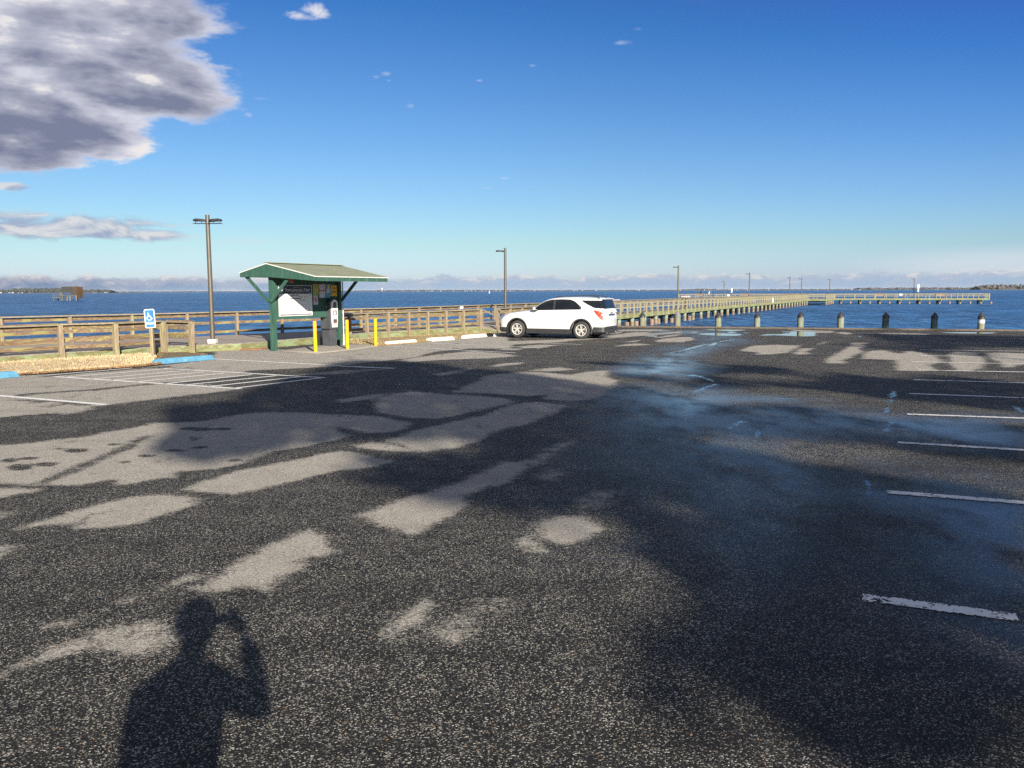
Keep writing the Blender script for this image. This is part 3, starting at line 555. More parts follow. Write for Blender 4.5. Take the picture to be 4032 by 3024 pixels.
# ------------------------------------------------------------------ timber: boardwalk and pier
def V2(x, y, z=0.): return Vector((x, y, z))
mt, nt, b = mat_base('grey_deck_planks'); MT['deck'] = mt
tc = nt.new('ShaderNodeTexCoord').outputs['Object']
dv = nt.mapping(tc, rot=(0, 0, TH)); ux, uy, uz = nt.xyz(dv)
pl = nt.math('DIVIDE', uy, .145); fr = nt.math('FRACT', pl); pid = nt.math('FLOOR', pl)
rw = nt.new('ShaderNodeTexWhiteNoise', noise_dimensions='1D'); nt.put(rw.inputs['W'], pid)
gn = nt.noise(nt.mapping(dv, scale=(.8, 9, 9)), 2., 5, .6)
cc = nt.mix(nt.math('ADD', nt.math('MULTIPLY', rw.outputs[0], .5), nt.math('MULTIPLY', gn, .6)), (.15, .125, .105), (.33, .29, .25))
gap = nt.math('ADD', nt.step(fr, .0, .05, 1, 0), nt.step(fr, .95, 1., 0, 1), clamp=True)
nt.put(b.inputs['Base Color'], nt.mix(gap, cc, (.02, .016, .012))); b.inputs['Roughness'].default_value = .85
nt.put(b.inputs['Normal'], nt.bump(nt.math('SUBTRACT', gn, gap), .5, .01))

def resample(pl, step):            # points along a polyline at about the given spacing, with the corner points kept
    out = []
    for i, (a, b_) in enumerate(zip(pl[:-1], pl[1:])):
        n = max(1, round((b_ - a).length / step))
        out += [a + (b_ - a) * k / n for k in range(n)]
    return out + [pl[-1]]
def side_of(d): return Vector((d.y, -d.x, 0))      # to the right of travel
def railing(root, pl, zt, step, boards, face, mats, z_post, post_cap=100, cap_w=.19, posts=True, pw=.10, zgrow=None):
    """cap, boards and posts along a polyline; face=+1 posts stand on the right of travel"""
    cap, brd = MB(), MB(); pts = resample(pl, step)
    for a, b_ in zip(pl[:-1], pl[1:]):
        d = (b_ - a).normalized(); s = side_of(d) * face
        n = max(1, round((b_ - a).length / 3.6))
        for k in range(n):
            p, q = a + (b_ - a) * k / n + d * .004, a + (b_ - a) * (k + 1) / n - d * .004
            j = Vector((0, 0, random.uniform(-.006, .006)))
            cap.beam(p + s * .02 + ZZ * (zt - .02) + j, q + s * .02 + ZZ * (zt - .02) + j, cap_w, .04)
            for z0, z1 in boards:
                j = Vector((0, 0, random.uniform(-.008, .008)))
                brd.beam(p - s * .02 + ZZ * (z0 + z1) / 2 + j, q - s * .02 + ZZ * (z0 + z1) / 2 + j, .04, z1 - z0)
    cap.build('top_rail', mats[1], root, True); brd.build('rail_boards', mats[2], root, True)
    if not posts: return pts
    rest = MB(); count = 0
    for i, p in enumerate(pts):
        d = (pts[min(i + 1, len(pts) - 1)] - pts[max(i - 1, 0)]).normalized(); s = side_of(d) * face
        mb = MB() if count < post_cap else rest
        c = p + s * (.002 + pw / 2)
        zb = z_post(c) if callable(z_post) else z_post
        tl = Vector((random.uniform(-.012, .012), random.uniform(-.012, .012), 0))
        mb.beam(c + ZZ * zb, c + ZZ * (zt - .042) + tl, pw, pw * 1.0, up=d)
        if count < post_cap: mb.build('rail_post', mats[0], root, True)
        count += 1
    if rest.v: tag(rest.build('far_rail_posts', mats[0], root, True), kind='stuff')
    return pts
BRD_S = [(.69, .82), (.53, .63), (.27, .40), (.10, .20)]       # shore railings: board heights above the deck
BRD_S = [(z0 + DECK, z1 + DECK) for z0, z1 in BRD_S]
FAR = [V2(-24.2, 16.9), V2(-16.2, 26.6), V2(-5.5, 39.5), V2(6.2, 61.8)]
NEAR0 = V2(14.9, 73.5); PD = Vector((.4447, .8957, 0)).normalized(); PN = side_of(PD)       # the pier's water-side edge
def NP(t, off=0.): return NEAR0 + PD * t + PN * off
PW = 2.6
FRONT = [V2(-20.5, 12.0), V2(-13.5, 22.2), V2(-10.9, 26.1)]
DECKF = [V2(-20.5, 12.0), V2(-13.6, 22.1), V2(-10.9, 26.2), V2(-8.9, 27.5), V2(-7.3, 30.9), V2(-5.9, 34.5), V2(-1.5, 40.15), V2(-.75, 41.5), V2(1.75, 47.2), NP(-18)]
bw = thing('boardwalk', 'grey plank boardwalk with weathered rails running along the shore behind the parking lot', 'boardwalk', (-8.5, 29, DECK))
dk = MB(); poly = [V2(p.x, p.y, DECK) for p in DECKF] + [V2(p.x, p.y, DECK) for p in (NP(-18, -PW), FAR[3], FAR[2], FAR[1], FAR[0])]
dk.prism([p - ZZ * .05 for p in poly], ZZ * .05); dk.build('deck', MT['deck'], bw, True)
fb = MB()
for a, b_ in zip(DECKF[:-1], DECKF[1:]):
    s = side_of((b_ - a).normalized()); fb.beam(a + s * .022 + ZZ * (DECK - .155), b_ + s * .022 + ZZ * (DECK - .155), .04, .27)
fb.build('fascia_beam', MT['moss'], bw, True)
fb = MB()
for a, b_ in zip(FAR[:-1], FAR[1:]): s = side_of((b_ - a).normalized()); fb.beam(a - s * .022 + ZZ * (DECK - .16), b_ - s * .022 + ZZ * (DECK - .16), .04, .28)
fb.build('back_beam', MT['under'], bw, True)
railing(bw, FAR, .985, 2.0, [(.80, .93), (.50, .60), (.16, .26)], 1, (MT['post'], MT['cap'], MT['rail']), DECK, cap_w=.24)
WM = (MT['post'], MT['cap'], MT['rail'])
zg = lambda p: gz(p.y) - .1
railing(bw, [V2(-17.0, 17.0), V2(-12.7, 23.55), V2(-11.6, 24.45), V2(-10.9, 26.1)], .865, 1.9, BRD_S, 1, WM, zg, pw=.13)
railing(bw, [V2(-10.85, 26.35), V2(-9.75, 25.65)], .845, 1.5, [BRD_S[0], BRD_S[1], BRD_S[2]], 1, WM, zg, pw=.13)
RF = [V2(-5.98, 34.4) + (V2(-1.56, 40.1) - V2(-5.98, 34.4)) * k / 6 for k in range(7)]
RF = [V2(-7.05, 32.5), V2(-6.5, 33.4)] + RF
railing(bw, RF, .87, 4, [BRD_S[0], BRD_S[1], (BRD_S[2][0] + .04, BRD_S[2][1]), BRD_S[3]], 1, WM, zg, pw=.115)
railing(bw, [V2(-.72, 41.55), V2(.5, 44.3), V2(1.75, 47.15), NP(-18)], .89, 1.9, [BRD_S[0], BRD_S[1], BRD_S[2]], 1, WM, lambda p: DECK - .3)
# piles under the boardwalk
for p in resample([q + side_of((FAR[2] - FAR[1]).normalized()) * .3 for q in FAR], 3.6):
    mb = MB(); mb.cyl(V2(p.x, p.y, WATER - .8), V2(p.x, p.y, DECK - .06), .13, n=10); mb.build('pile', MT['piledark'], bw, True, smooth=False)

# the sloping entry ramp by the car
A0, A1 = V2(-1.50, 40.15, DECK), V2(-.75, 41.5, DECK)
rp = thing('entry_ramp', 'short sloping plank ramp with low handrails in front of the white car', 'ramp', (-.6, 40.4, -.2))
out = E2 * 1.55; mb = MB(); lowz = gz(39.6) + .02 - DECK
top = [A0, A1, A1 + out + ZZ * lowz, A0 + out + ZZ * lowz]
mb.prism([p - ZZ * .045 for p in top], ZZ * .045); mb.build('ramp_deck', MT['deck'], rp, True)
mb = MB(); mb.hexa([A0 + ZZ * -.33, A0 + out + ZZ * (lowz - .1), A0 + out + ZZ * (lowz - .1) + E1 * .05, A0 + E1 * .05 + ZZ * -.33, A0 - ZZ * .05, A0 + out + ZZ * (lowz - .05), A0 + out + ZZ * (lowz - .05) + E1 * .05, A0 + E1 * .05 - ZZ * .05]); mb.build('side_beam', MT['moss'], rp, True)
for base in (A0 + E1 * .05, A1 - E1 * .05):
    mb = MB(); mb.beam(base + ZZ * .83, base + E2 * 1.5 + ZZ * (.52 + lowz), .09, .05); mb.build('handrail', MT['cap'], rp, True)
    for k, hh in ((.04, .83), (.62, .62)):
        q = base + E2 * 1.5 * k; mb = MB(); mb.box(q + ZZ * ((hh + lowz * k - .35) / 2), .10, .10, hh - .0 + .30, ax=E1); mb.build('handrail_post', MT['post'], rp, True)

# the pier over the water
T_ST, T_END = 85.0, 100.5
pr = thing('fishing_pier', 'long wooden fishing pier with pale slatted rails stretching out into the bay', 'pier', tuple(NP(0)))
N_MAIN = [NP(-18), NP(T_ST), NP(T_ST, 2.9), NP(T_END, 2.9)]
RA = Vector((.96, -.28, 0)); LA = -RA; AP = Vector((RA.y, -RA.x, 0))      # arms; AP points back to the shore
RA = RA.normalized(); AP = Vector((RA.y, -RA.x, 0)); AP = AP if AP.y < 0 else -AP
R0_ = NP(T_END, 2.9); R1_ = R0_ + RA * 26.6; AW = 3.0
L0_ = NP(T_END + .6, -PW); L1_ = L0_ - RA * 24.6
Fm = [NP(-18, -PW), NP(T_END + .4, -PW)]
mb = MB(); mb.prism([p + ZZ * (DECK - .05) for p in (NP(-18), NP(T_ST), NP(T_ST, 2.9), R0_, R0_ - AP * .0, R1_, R1_ - AP * AW, L1_ - AP * AW, L1_, L0_, NP(-18, -PW))], ZZ * .05)
mb.build('deck', MT['deck'], pr, True)
def skirts(pl, z0, z1, off, name, mat):
    mb = MB()
    for a, b_ in zip(pl[:-1], pl[1:]):
        s = side_of((b_ - a).normalized()); mb.beam(a + s * off + ZZ * (z0 + z1) / 2, b_ + s * off + ZZ * (z0 + z1) / 2, .05, z1 - z0)
    mb.build(name, mat, pr, True)
skirts(N_MAIN, DECK - .30, DECK + .02, .026, 'fascia_beam', MT['moss'])
skirts([R0_, R1_], DECK - .30, DECK + .02, .026, 'fascia_beam', MT['moss']); skirts([R1_, R1_ - AP * AW], DECK - .3, DECK + .02, .026, 'fascia_beam', MT['moss'])
skirts([L1_ , L0_], DECK - .30, DECK + .02, .026, 'fascia_beam', MT['moss']); skirts([NP(T_END, -PW), NP(-18, -PW)], DECK - .30, DECK, .03, 'back_beam', MT['under'])
PM = (MT['pierwood'], MT['cap'], MT['pierwood'])
PB = [(DECK + .72, DECK + .82), (DECK + .40, DECK + .50)]
railing(pr, N_MAIN, .975, 1.49, PB, 1, PM, DECK - .30, post_cap=60)
railing(pr, [R0_, R1_], .975, 1.78, PB, 1, PM, DECK - .30); railing(pr, [R1_, R1_ - AP * AW], .975, 1.0, PB, 1, PM, DECK - .30)
railing(pr, [R1_ - AP * AW, L1_ - AP * AW], .975, 1.9, PB, 1, PM, DECK - .0, post_cap=0)
railing(pr, [L1_, L0_], .975, 1.78, PB, 1, PM, DECK - .30, post_cap=4); railing(pr, [L1_ - AP * AW, L1_], .975, 1.0, PB, 1, PM, DECK - .3, post_cap=0)
railing(pr, [NP(T_END - 1, -PW), NP(-18, -PW)], .975, 1.9, [(DECK + .70, DECK + .84), (DECK + .40, DECK + .50)], -1, (MT['cap'], MT['cap'], MT['rail']), DECK, post_cap=0, cap_w=.22)
# piles in pairs with wedge-ended pile caps
beams = MB(); npile = 0; farp = MB(); fart = MB()
def pile(p, zt=DECK - .3, r=.15):
    global npile
    big = npile < 48; npile += 1
    a = MB() if big else farp; b2 = MB() if big else fart
    zc = WATER + .42 + random.uniform(-.06, .06)
    a.cyl(V2(p.x, p.y, WATER - .8), V2(p.x, p.y, zc), r * 1.04, r * 1.02, n=10); b2.cyl(V2(p.x, p.y, zc), V2(p.x, p.y, zt), r, n=10)
    if big:
        o = a.build('pile', MT['piledark'], pr, True); b2.build('pile_top', MT['pilegreen'], o, True)
t = -16.4
while t < T_END - 1:
    off = 2.9 if t > T_ST else 0.
    pile(NP(t, off - .12)); pile(NP(t, -PW + .3))
    a, b_ = NP(t + .19, off + .02), NP(t + .19, -PW - .1)
    z0, z1 = DECK - .52, DECK - .302
    beams = MB(); beams.hexa([a - PN * .45 - PD * .05 + ZZ * z0, b_ - PD * .05 + ZZ * z0, b_ + PD * .05 + ZZ * z0, a - PN * .45 + PD * .05 + ZZ * z0, a - PD * .05 + ZZ * z1, b_ - PD * .05 + ZZ * z1, b_ + PD * .05 + ZZ * z1, a + PD * .05 + ZZ * z1]); beams.build('pile_cap', MT['pilegreen'], pr, True)
    t += 2.95
for k in range(8):
    q = R0_ + RA * (1.2 + 3.45 * k); pile(q - AP * .35, r=.19); pile(q - AP * 2.6, r=.17)
    beams = MB(); beams.beam(q + RA * .2 + AP * .1 + ZZ * (DECK - .41), q + RA * .2 - AP * 3.0 + ZZ * (DECK - .41), .12, .22); beams.build('pile_cap', MT['pilegreen'], pr, True)
for k in range(7):
    q = L1_ + RA * (.6 + 3.6 * k); pile(q - AP * .35, r=.17)
if farp.v: tag(farp.build('far_piles', MT['piledark'], pr, True), kind='stuff'); tag(fart.build('far_pile_tops', MT['pilegreen'], pr, True), kind='stuff')
# old stumps standing in the water between the piles
def stump(p, h, r, lab, grp, name='pile_stump'):
    mb = MB(); n = 10
    zt = WATER + h; mb.cyl(V2(p.x, p.y, WATER - .6), V2(p.x, p.y, zt), r, r * .96, n=n)
    for v in mb.v[n:2 * n]: v.z += random.uniform(-.05, .05)
    o = base_origin(mb.build(name, MT['stump'])); return tag(o, lab, 'stump', grp)
for k, (t, h) in enumerate(((-17.6, .30), (-15.0, .42), (-11.9, .38), (-9.0, .5), (-6.2, .4), (-3.3, .36), (-.4, .42), (2.5, .4))):
    stump(NP(t, .0 if k % 2 else -.3), h, .17, 'weathered brown pile stump standing in the water under the pier beside its tall piles', 'old stumps under the pier')
for k in range(8):
    stump(R0_ + RA * (2.9 + 3.45 * k) - AP * .4, .42, .2, 'dark sawn-off pile stump in the water between the far pier arm\'s piles', 'stumps under the far pier arm')

# ------------------------------------------------------------------ seawall along the water's edge
sw = thing('seawall', 'low timber seawall edging the far side of the asphalt lot', 'seawall', (16, 42.6, WATER))
cL, cR = EDGE_P - EDGE_D * 4.6, EDGE_P + EDGE_D * 70
mb = MB()
n = 24
for k in range(n):
    a, b_ = cL + (cR - cL) * k / n, cL + (cR - cL) * (k + 1) / n
    a, b_ = V2(a.x, a.y, gz(a.y) + .03), V2(b_.x, b_.y, gz(b_.y) + .03); d = (b_ - a).normalized() * .004
    mb.beam(a + EDGE_N * .07 + d, b_ + EDGE_N * .07 - d, .20, .09)
mb.build('cap_timber', M('seawall_cap_wood', (.13, .105, .08), (.08, .062, .046), .9, scale=4, stretch=(1, 6, 6), bump=.5), sw, True)
mb = MB(); mb.beam(cL + EDGE_N * .08 + ZZ * (-.78), cR + EDGE_N * .08 + ZZ * (-.78), .10, .95); mb.build('sheet_face', MT['under'], sw, True)
mb = MB(); p, q = SHORE_P - SHORE_D * 30 - SHORE_N * .02, SHORE_P + SHORE_D * 31; mb.beam(p + ZZ * -.75, q + ZZ * -.75, .12, .98); mb.build('shore_face', MT['under'], sw, True)

# mooring posts with black caps
PILES = [(2530, 1288, 1227, 0), (2668, 1290, 1225, 1), (2828, 1291, 1228, 0), (2980, 1293, 1227, 0), (3150, 1294, 1226, 0), (3310, 1295, 1227, 0), (3485, 1298, 1228, 2), (3676, 1299, 1229, 2), (3860, 1301, 1229, 3)]
PLAB = ['first black-capped post along the water\'s edge, nearest the parked car', 'grey-capped green post on the water\'s edge, in front of the pier\'s rail', 'black-capped pale green post reflected in the wider puddle below it', 'black-capped post on the water\'s edge, fourth from the parked car, below a pier lamp', 'black-capped post reflected in the streaky puddle, middle one of the row', 'pale green black-capped post, third from the right on the water\'s edge',
        'dark shaded post with a broken black cap and a nub on its tip', 'dark shaded post with a whole black cap on the water\'s edge, second from right', 'rightmost post, with a white band below its black cap']
MT['pilemid'] = M('mooring_post_wood', (.19, .22, .155), (.13, .14, .09), .85, scale=4, stretch=(4, 4, .5), bump=.5, c3=(.16, .13, .08), f3=.56)
MT['pileshade'] = M('shade_toned_post_wood', (.10, .15, .12), (.06, .08, .06), .85, scale=4, stretch=(4, 4, .5), bump=.5)  # darker copy of the mooring wood, tree shade mixed into its colour
MT['capgrey'] = M('grey_pile_cap', (.16, .16, .17), (.12, .12, .13), .6, scale=9)
for i, (X, yb, yt, kind) in enumerate(PILES):
    # stands just outside the seawall cap
    dd = ray(X, yb); p0 = EDGE_P + EDGE_N * .36; t = (p0.dot(EDGE_N)) / (dd.dot(EDGE_N)); px, py = dd.x * t, dd.y * t
    zt = at_y(X, yt, py).z
    root = thing('mooring_post', PLAB[i], 'post', (px, py, WATER - .4), 0, 'capped posts along the water\'s edge')
    r = .155 + random.uniform(-.008, .008); zc = zt - .27; lx = random.uniform(-.02, .02)
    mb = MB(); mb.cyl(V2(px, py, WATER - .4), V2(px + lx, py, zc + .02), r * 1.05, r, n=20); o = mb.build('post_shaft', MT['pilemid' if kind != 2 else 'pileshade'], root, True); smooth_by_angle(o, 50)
    mb = MB(); mb.cyl(V2(px + lx, py, zc - .05), V2(px + lx, py, zc + .05), r + .014, n=20); mb.cyl(V2(px + lx, py, zc + .0501), V2(px + lx, py, zt), r + .02, .015, n=20)
    if i == 6: mb.box((px - .03, py - .03, zt + .0), .07, .05, .07)
    o = mb.build('post_cap', MT['capgrey' if kind == 1 else 'capblack'], root, True); smooth_by_angle(o, 35)
    if kind == 3:
        mb = MB(); mb.cyl(V2(px + lx, py, zc - .26), V2(px + lx, py, zc - .10), r + .006, n=20, cap=False); mb.build('band', MT['paperw'], root, True)
    elif kind == 0:
        mb = MB(); mb.box((px + lx + r * .35, py - r * .98, zc - .02), .035, .03, .03); mb.build('bolt', MT['chrome'], root, True)

# ------------------------------------------------------------------ lamps
def lamp(name, label, loc, h, double, r=.075, group='lamp posts along the boardwalk and pier', arm_dir=None):
    root = thing(name, label, 'lamp', loc, 0, group); x, y, z = loc
    mb = MB(); mb.cyl((0, 0, .0), (0, 0, h), r, r * .86, n=18); o = mb.build('pole', MT['pole'], root); smooth_by_angle(o, 50)
    mb = MB(); mb.box((0, 0, .07), .26, .26, .14); mb.build('base_cover', MT['stopwhite'] if double else MT['pole'], root, bevel=.015)
    for sgn in ((-1, 1) if double else (-1,)):
        d = (arm_dir or Vector((1, 0, 0))) * sgn; s = Vector((-d.y, d.x, 0)); L = .44 if double else .50
        mb = MB(); zb = h - .20
        pr_ = [(r * .7, .0, .07), (.18, .02, .17), (.36, .03, .17), (L, .012, .10)]
        rows = []
        for u, dz, w in pr_: rows.append([d * u + s * w * k + ZZ * (zb + dz + (.05 if abs(k) < .6 else .035)) for k in (-1, -.5, 0, .5, 1)])
        lowr = [[q - ZZ * .06 for q in rw_] for rw_ in rows]
        mb.grid(rows); mb.grid(lowr, flip=True)
        n = 5
        for i in range(len(rows) - 1):
            for j in (0, 4): mb.add([rows[i][j], rows[i + 1][j], lowr[i + 1][j], lowr[i][j]], [(0, 1, 2, 3)])
        mb.add(rows[-1] + lowr[-1][::-1], [tuple(range(10))]); mb.add(rows[0] + lowr[0][::-1], [tuple(range(10))])
        hd = mb.build('lamp_head', MT['fixture'], root)
        if double:
            mb = MB(); mb.box(d * (L * .55) + ZZ * (zb - .075), L * .95, .22, .012, ax=d); mb.cyl(d * (L * .45) + ZZ * (zb - .07), d * (L * .45) + ZZ * zb, .008, n=6); mb.cyl(d * (L * .9) + ZZ * (zb - .07), d * (L * .9) + ZZ * zb, .008, n=6); mb.build('bird_guard', MT['fixture'], hd)
    return root
p = at(838, 1352, DECK); q = at_y(823, 846, p.y)
lamp('lamp_post', 'tall double-headed lamp post on the boardwalk left of the green kiosk', (p.x, p.y, DECK), q.z - DECK, True, .078)
def far_lamp(X, ytop, D, lab):
    q = at_y(X, ytop, D); return lamp('lamp_post', lab, (q.x, D, DECK), q.z - DECK, False, .075)
far_lamp(1989, 976, 45.4, 'single-headed lamp post on the boardwalk just left of the white car')
far_lamp(2671.5, 1045, 79.5, 'tallest-looking lamp on the pier, nearest the shore')
far_lamp(2952, 1073.5, 113.3, 'second lamp along the pier from the shore, right of the two people')
far_lamp(3111, 1089.5, 142, 'left one of the close pair of lamps near the pier\'s far end')
far_lamp(3157, 1094, 152, 'right one of the close pair of lamps near the pier\'s far end')
far_lamp(3268.5, 1098, 165.5, 'lamp where the pier meets its right arm')
far_lamp(2852, 1105, 166.5, 'small far lamp on the pier\'s left arm, right of the person in white')
far_lamp(3601, 1095, 160.5, 'lone lamp on the pier\'s right arm beside a white marker post')

# small things on the pier
def marker(X, y0, y1, D, w, lab):
    a, b_ = at_y(X, y0, D), at_y(X, y1, D)
    root = thing('marker_post', lab, 'marker', (a.x, D, DECK))
    mb = MB(); mb.cyl((0, 0, 0), (0, 0, a.z - DECK - .02), .06, n=8); mb.build('pole', MT['greywood'], root)
    mb = MB(); mb.box((0, -.08, (a.z + b_.z) / 2 - DECK), w, .06, a.z - b_.z); mb.build('white_panel', MT['white'], root)
    mb = MB(); mb.box((0, -.10, a.z - DECK - .3), w * 1.5, .06, .6); mb.build('top_panel', MT['white'], root)
marker(3616, 1120, 1149, 159.5, .24, 'white marker post standing behind the right arm\'s rail, beside a lamp')
marker(2881, 1135, 1153, 164.5, .18, 'white marker post on the pier\'s left arm, right of its lamp')
def bench(X, D, lab, sgn=1):
    q = at_y(X, 1155, D); root = thing('pier_bench', lab, 'bench', (q.x, D, DECK), math.atan2(RA.y, RA.x), 'benches on the pier arms')
    mb = MB(); mb.box((0, 0, .45), 1.65, .40, .05); mb.build('seat', MT['benchwood'], root)
    mb = MB(); mb.box((0, -.22 * sgn, .86), 1.65, .04, .16); mb.box((0, -.22 * sgn, .62), 1.65, .04, .10); mb.box((0, -.2 * sgn, .955), 1.75, .16, .035); mb.build('backrest', MT['benchwood'], root)
    for s in (-.75, .75):
        mb = MB(); mb.box((s, .0, .215), .08, .36, .43); mb.build('leg', MT['benchwood'], root)
def on_arm(X, p, d, off):          # where the image column X meets an arm's line
    c = (X - 2016) / FPX; a = p + AP * -off; s = (c * a.y - a.x) / (d.x - c * d.y); return a + d * s
for X, lab in ((3463, 'left one of the two red-brown benches on the pier\'s right arm'), (3700, 'right one of the two red-brown benches on the pier\'s right arm')):
    bench(X, on_arm(X, R0_, RA, .45).y, lab)
for X, lab in ((2754, 'brown bench on the pier\'s left arm below the person in black'), (2935, 'brown bench on the pier\'s left arm behind the second pier lamp')):
    bench(X, on_arm(X, L0_, -RA, .45).y, lab)
def plate(name, lab, cat, c, w, h, mat, d=.03, ax=None, group=None):
    mb = MB(); mb.box((0, 0, h / 2), w, d, h, ax=ax or (1, 0, 0)); o = mb.build(name, mat); o.location = c; return tag(o, lab, cat, group)
q = on_arm(3540, R0_, RA, -.08); plate('notice', 'small white notice on the rail of the pier\'s right arm', 'notice', (q.x, q.y, .62), .5, .36, MT['white'], ax=RA)
q = on_arm(2865, L0_, -RA, -.08); plate('notice', 'small white notice on the rail of the pier\'s left arm', 'notice', (q.x, q.y, .5), .5, .32, MT['white'], ax=RA)
q = NP(46.5, .14); plate('notice', 'tall white strip fixed to the near rail far along the pier', 'notice', (q.x, q.y, .0), .16, .65, MT['white'], ax=PN)
cb = M('pinkish_board', (.62, .46, .38), (.55, .42, .34), .7, scale=5)
q = NP(9.5, -PW + .1)
root = thing('cleaning_table', 'pink and white fish cleaning table standing at the pier\'s left rail', 'table', (q.x, q.y, DECK), math.atan2(PD.y, PD.x))
for zz, m_ in ((1.02, MT['white']), (1.10, cb)):
    mb = MB(); mb.box((0, -.3, zz), 1.5, .5, .05); mb.build('table_top', m_, root)
for s in (-.6, .6): mb = MB(); mb.box((s, -.3, .5), .09, .09, 1.0); mb.build('leg', MT['rail'], root)
q = NP(-10.5, -PW + .02); plate('cleaning_board', 'pale pink board lying on the pier\'s left rail behind the car', 'board', (q.x, q.y, .985), 2.1, .05, cb, .26, ax=PD)
q = FAR[2] + (FAR[3] - FAR[2]) * .235; plate('notice', 'small white notice on the boardwalk rail left of the lamp by the car', 'notice', (q.x + .1, q.y - .15, .80), .16, .14, MT['white'])

# ------------------------------------------------------------------ verge: dry grass between lot and boardwalk
def stripmat(name, c1, c2, c3): return M(name, c1, c2, .95, scale=7, bump=1., c3=c3, f3=.56, detail=8)
MT['straw'] = stripmat('dry_straw_turf', (.44, .345, .20), (.35, .26, .14), (.25, .17, .09))
MT['turf'] = stripmat('thin_brown_turf', (.34, .22, .10), (.22, .14, .07), (.14, .14, .05))
MT['mulch'] = stripmat('dark_leaf_litter', (.16, .11, .06), (.09, .065, .04), (.12, .12, .04))
def patch(name, pts, mat, h=.05):
    cx = sum(p[0] for p in pts) / len(pts); cy = sum(p[1] for p in pts) / len(pts)
    mb = MB(); n = len(pts)
    ring = lambda s, z: [Vector((cx + (x - cx) * s, cy + (y - cy) * s, gz(y) + z)) for x, y in pts]
    a, b_, c = ring(1.0, .006), ring(.965, .035), ring(.6, h)
    fs = [(i, (i + 1) % n, n + (i + 1) % n, n + i) for i in range(n)] + [(n + i, n + (i + 1) % n, 2 * n + (i + 1) % n, 2 * n + i) for i in range(n)] + [tuple(range(2 * n, 3 * n))]
    mb.add(a + b_ + c, fs); return tag(mb.build(name, mat, smooth=True), kind='structure')
LV = tg(1, [(-620, 395), (-300, 345), (0, 300), (130, 292), (300, 280), (480, 268), (640, 256), (750, 248), (860, 240), (940, 232), (985, 222)])
LVb = [(-10.4, 24.55), (-10.75, 25.2), (-11.2, 25.5), (-11.75, 24.7), (-12.7, 23.7), (-15.0, 20.4), (-18.5, 15.2)]
patch('grass_verge', LV + LVb, MT['straw'], .07)
LM = tg(1, [(985, 222), (1000, 208), (1200, 195), (1385, 180), (1330, 160), (1260, 150)]) + [(-9.7, 25.8), (-10.3, 26.2), (-10.9, 26.0), (-11.2, 25.4), (-10.7, 25.1), (-10.35, 24.6)]
patch('leaf_litter_verge', LM, MT['mulch'], .06)
RVp = [(at(X, Y).x, at(X, Y).y) for X, Y in ((1480, 1365), (1560, 1358), (1640, 1352), (1720, 1342), (1800, 1334), (1880, 1325), (1935, 1318), (1945, 1310))] + [(-1.45, 39.9), (-2.4, 38.9), (-4.2, 36.5), (-5.85, 34.2), (-6.6, 33.0), (-6.75, 32.0)]
patch('turf_verge', RVp, MT['turf'], .07)
patch('rust_leaf_bed', tg(1, [(1470, 122), (1560, 132), (1680, 130), (1740, 122), (1700, 108), (1640, 100), (1500, 104)]), M('rusty_leaves', (.30, .14, .06), (.20, .10, .05), .95, scale=14, bump=1., c3=(.32, .26, .10)), .03)
patch('concrete_pad', [(p.x, p.y) for p in (at(1100, 1384), at(1250, 1394), at(1380, 1379), at(1490, 1366), at(1470, 1358), at(1340, 1358), at(1240, 1364))], MT['concrete'], .012)
def blades(name, polys, n, hs, mats, w=.007):
    mb = MB()
    for poly in polys:
        q = np.array(poly); k = 0
        while k < n // len(polys):
            P = np.stack([np.random.uniform(q[:, 0].min(), q[:, 0].max(), 400), np.random.uniform(q[:, 1].min(), q[:, 1].max(), 400)], 1)
            for x, y in P[sdf(P, poly) > .02]:
                h = random.uniform(*hs); a = random.uniform(0, 2 * PI); l = random.uniform(.2, .9) * h; z = gz(y) + .02
                c = Vector((x, y, z)); s = Vector((math.cos(a), math.sin(a), 0)) * w
                mb.add([c - s, c + s, c + Vector((-s.y, s.x, 0)) / w * l + ZZ * h], [(0, 1, 2)], random.randrange(len(mats))); k += 1
                if k >= n // len(polys): break
    return tag(mb.build(name, mats, recalc=False), kind='stuff')
gm = [M('straw_blade', (.56, .455, .27), (.46, .355, .195), .9, scale=3), M('pale_blade', (.66, .56, .36), (.56, .46, .28), .9, scale=3), M('brown_blade', (.28, .17, .08), (.20, .12, .06), .9, scale=3)]
blades('dry_grass', [LV + LVb], 42000, (.035, .09), [gm[0], gm[1], gm[0], gm[2]])
blades('dead_leaves', [LM, LV[2:] + LV[-1:] + [(x + .25, y + .1) for x, y in LV[:1:-1]]], 3000, (.02, .05), [gm[2], MT['mulch'], M('rust_leaf', (.26, .12, .05), (.18, .09, .04), .9)], .03)
blades('brown_grass', [RVp], 9000, (.04, .10), [gm[2], gm[0], M('green_blade', (.16, .17, .05), (.12, .13, .04), .9)])

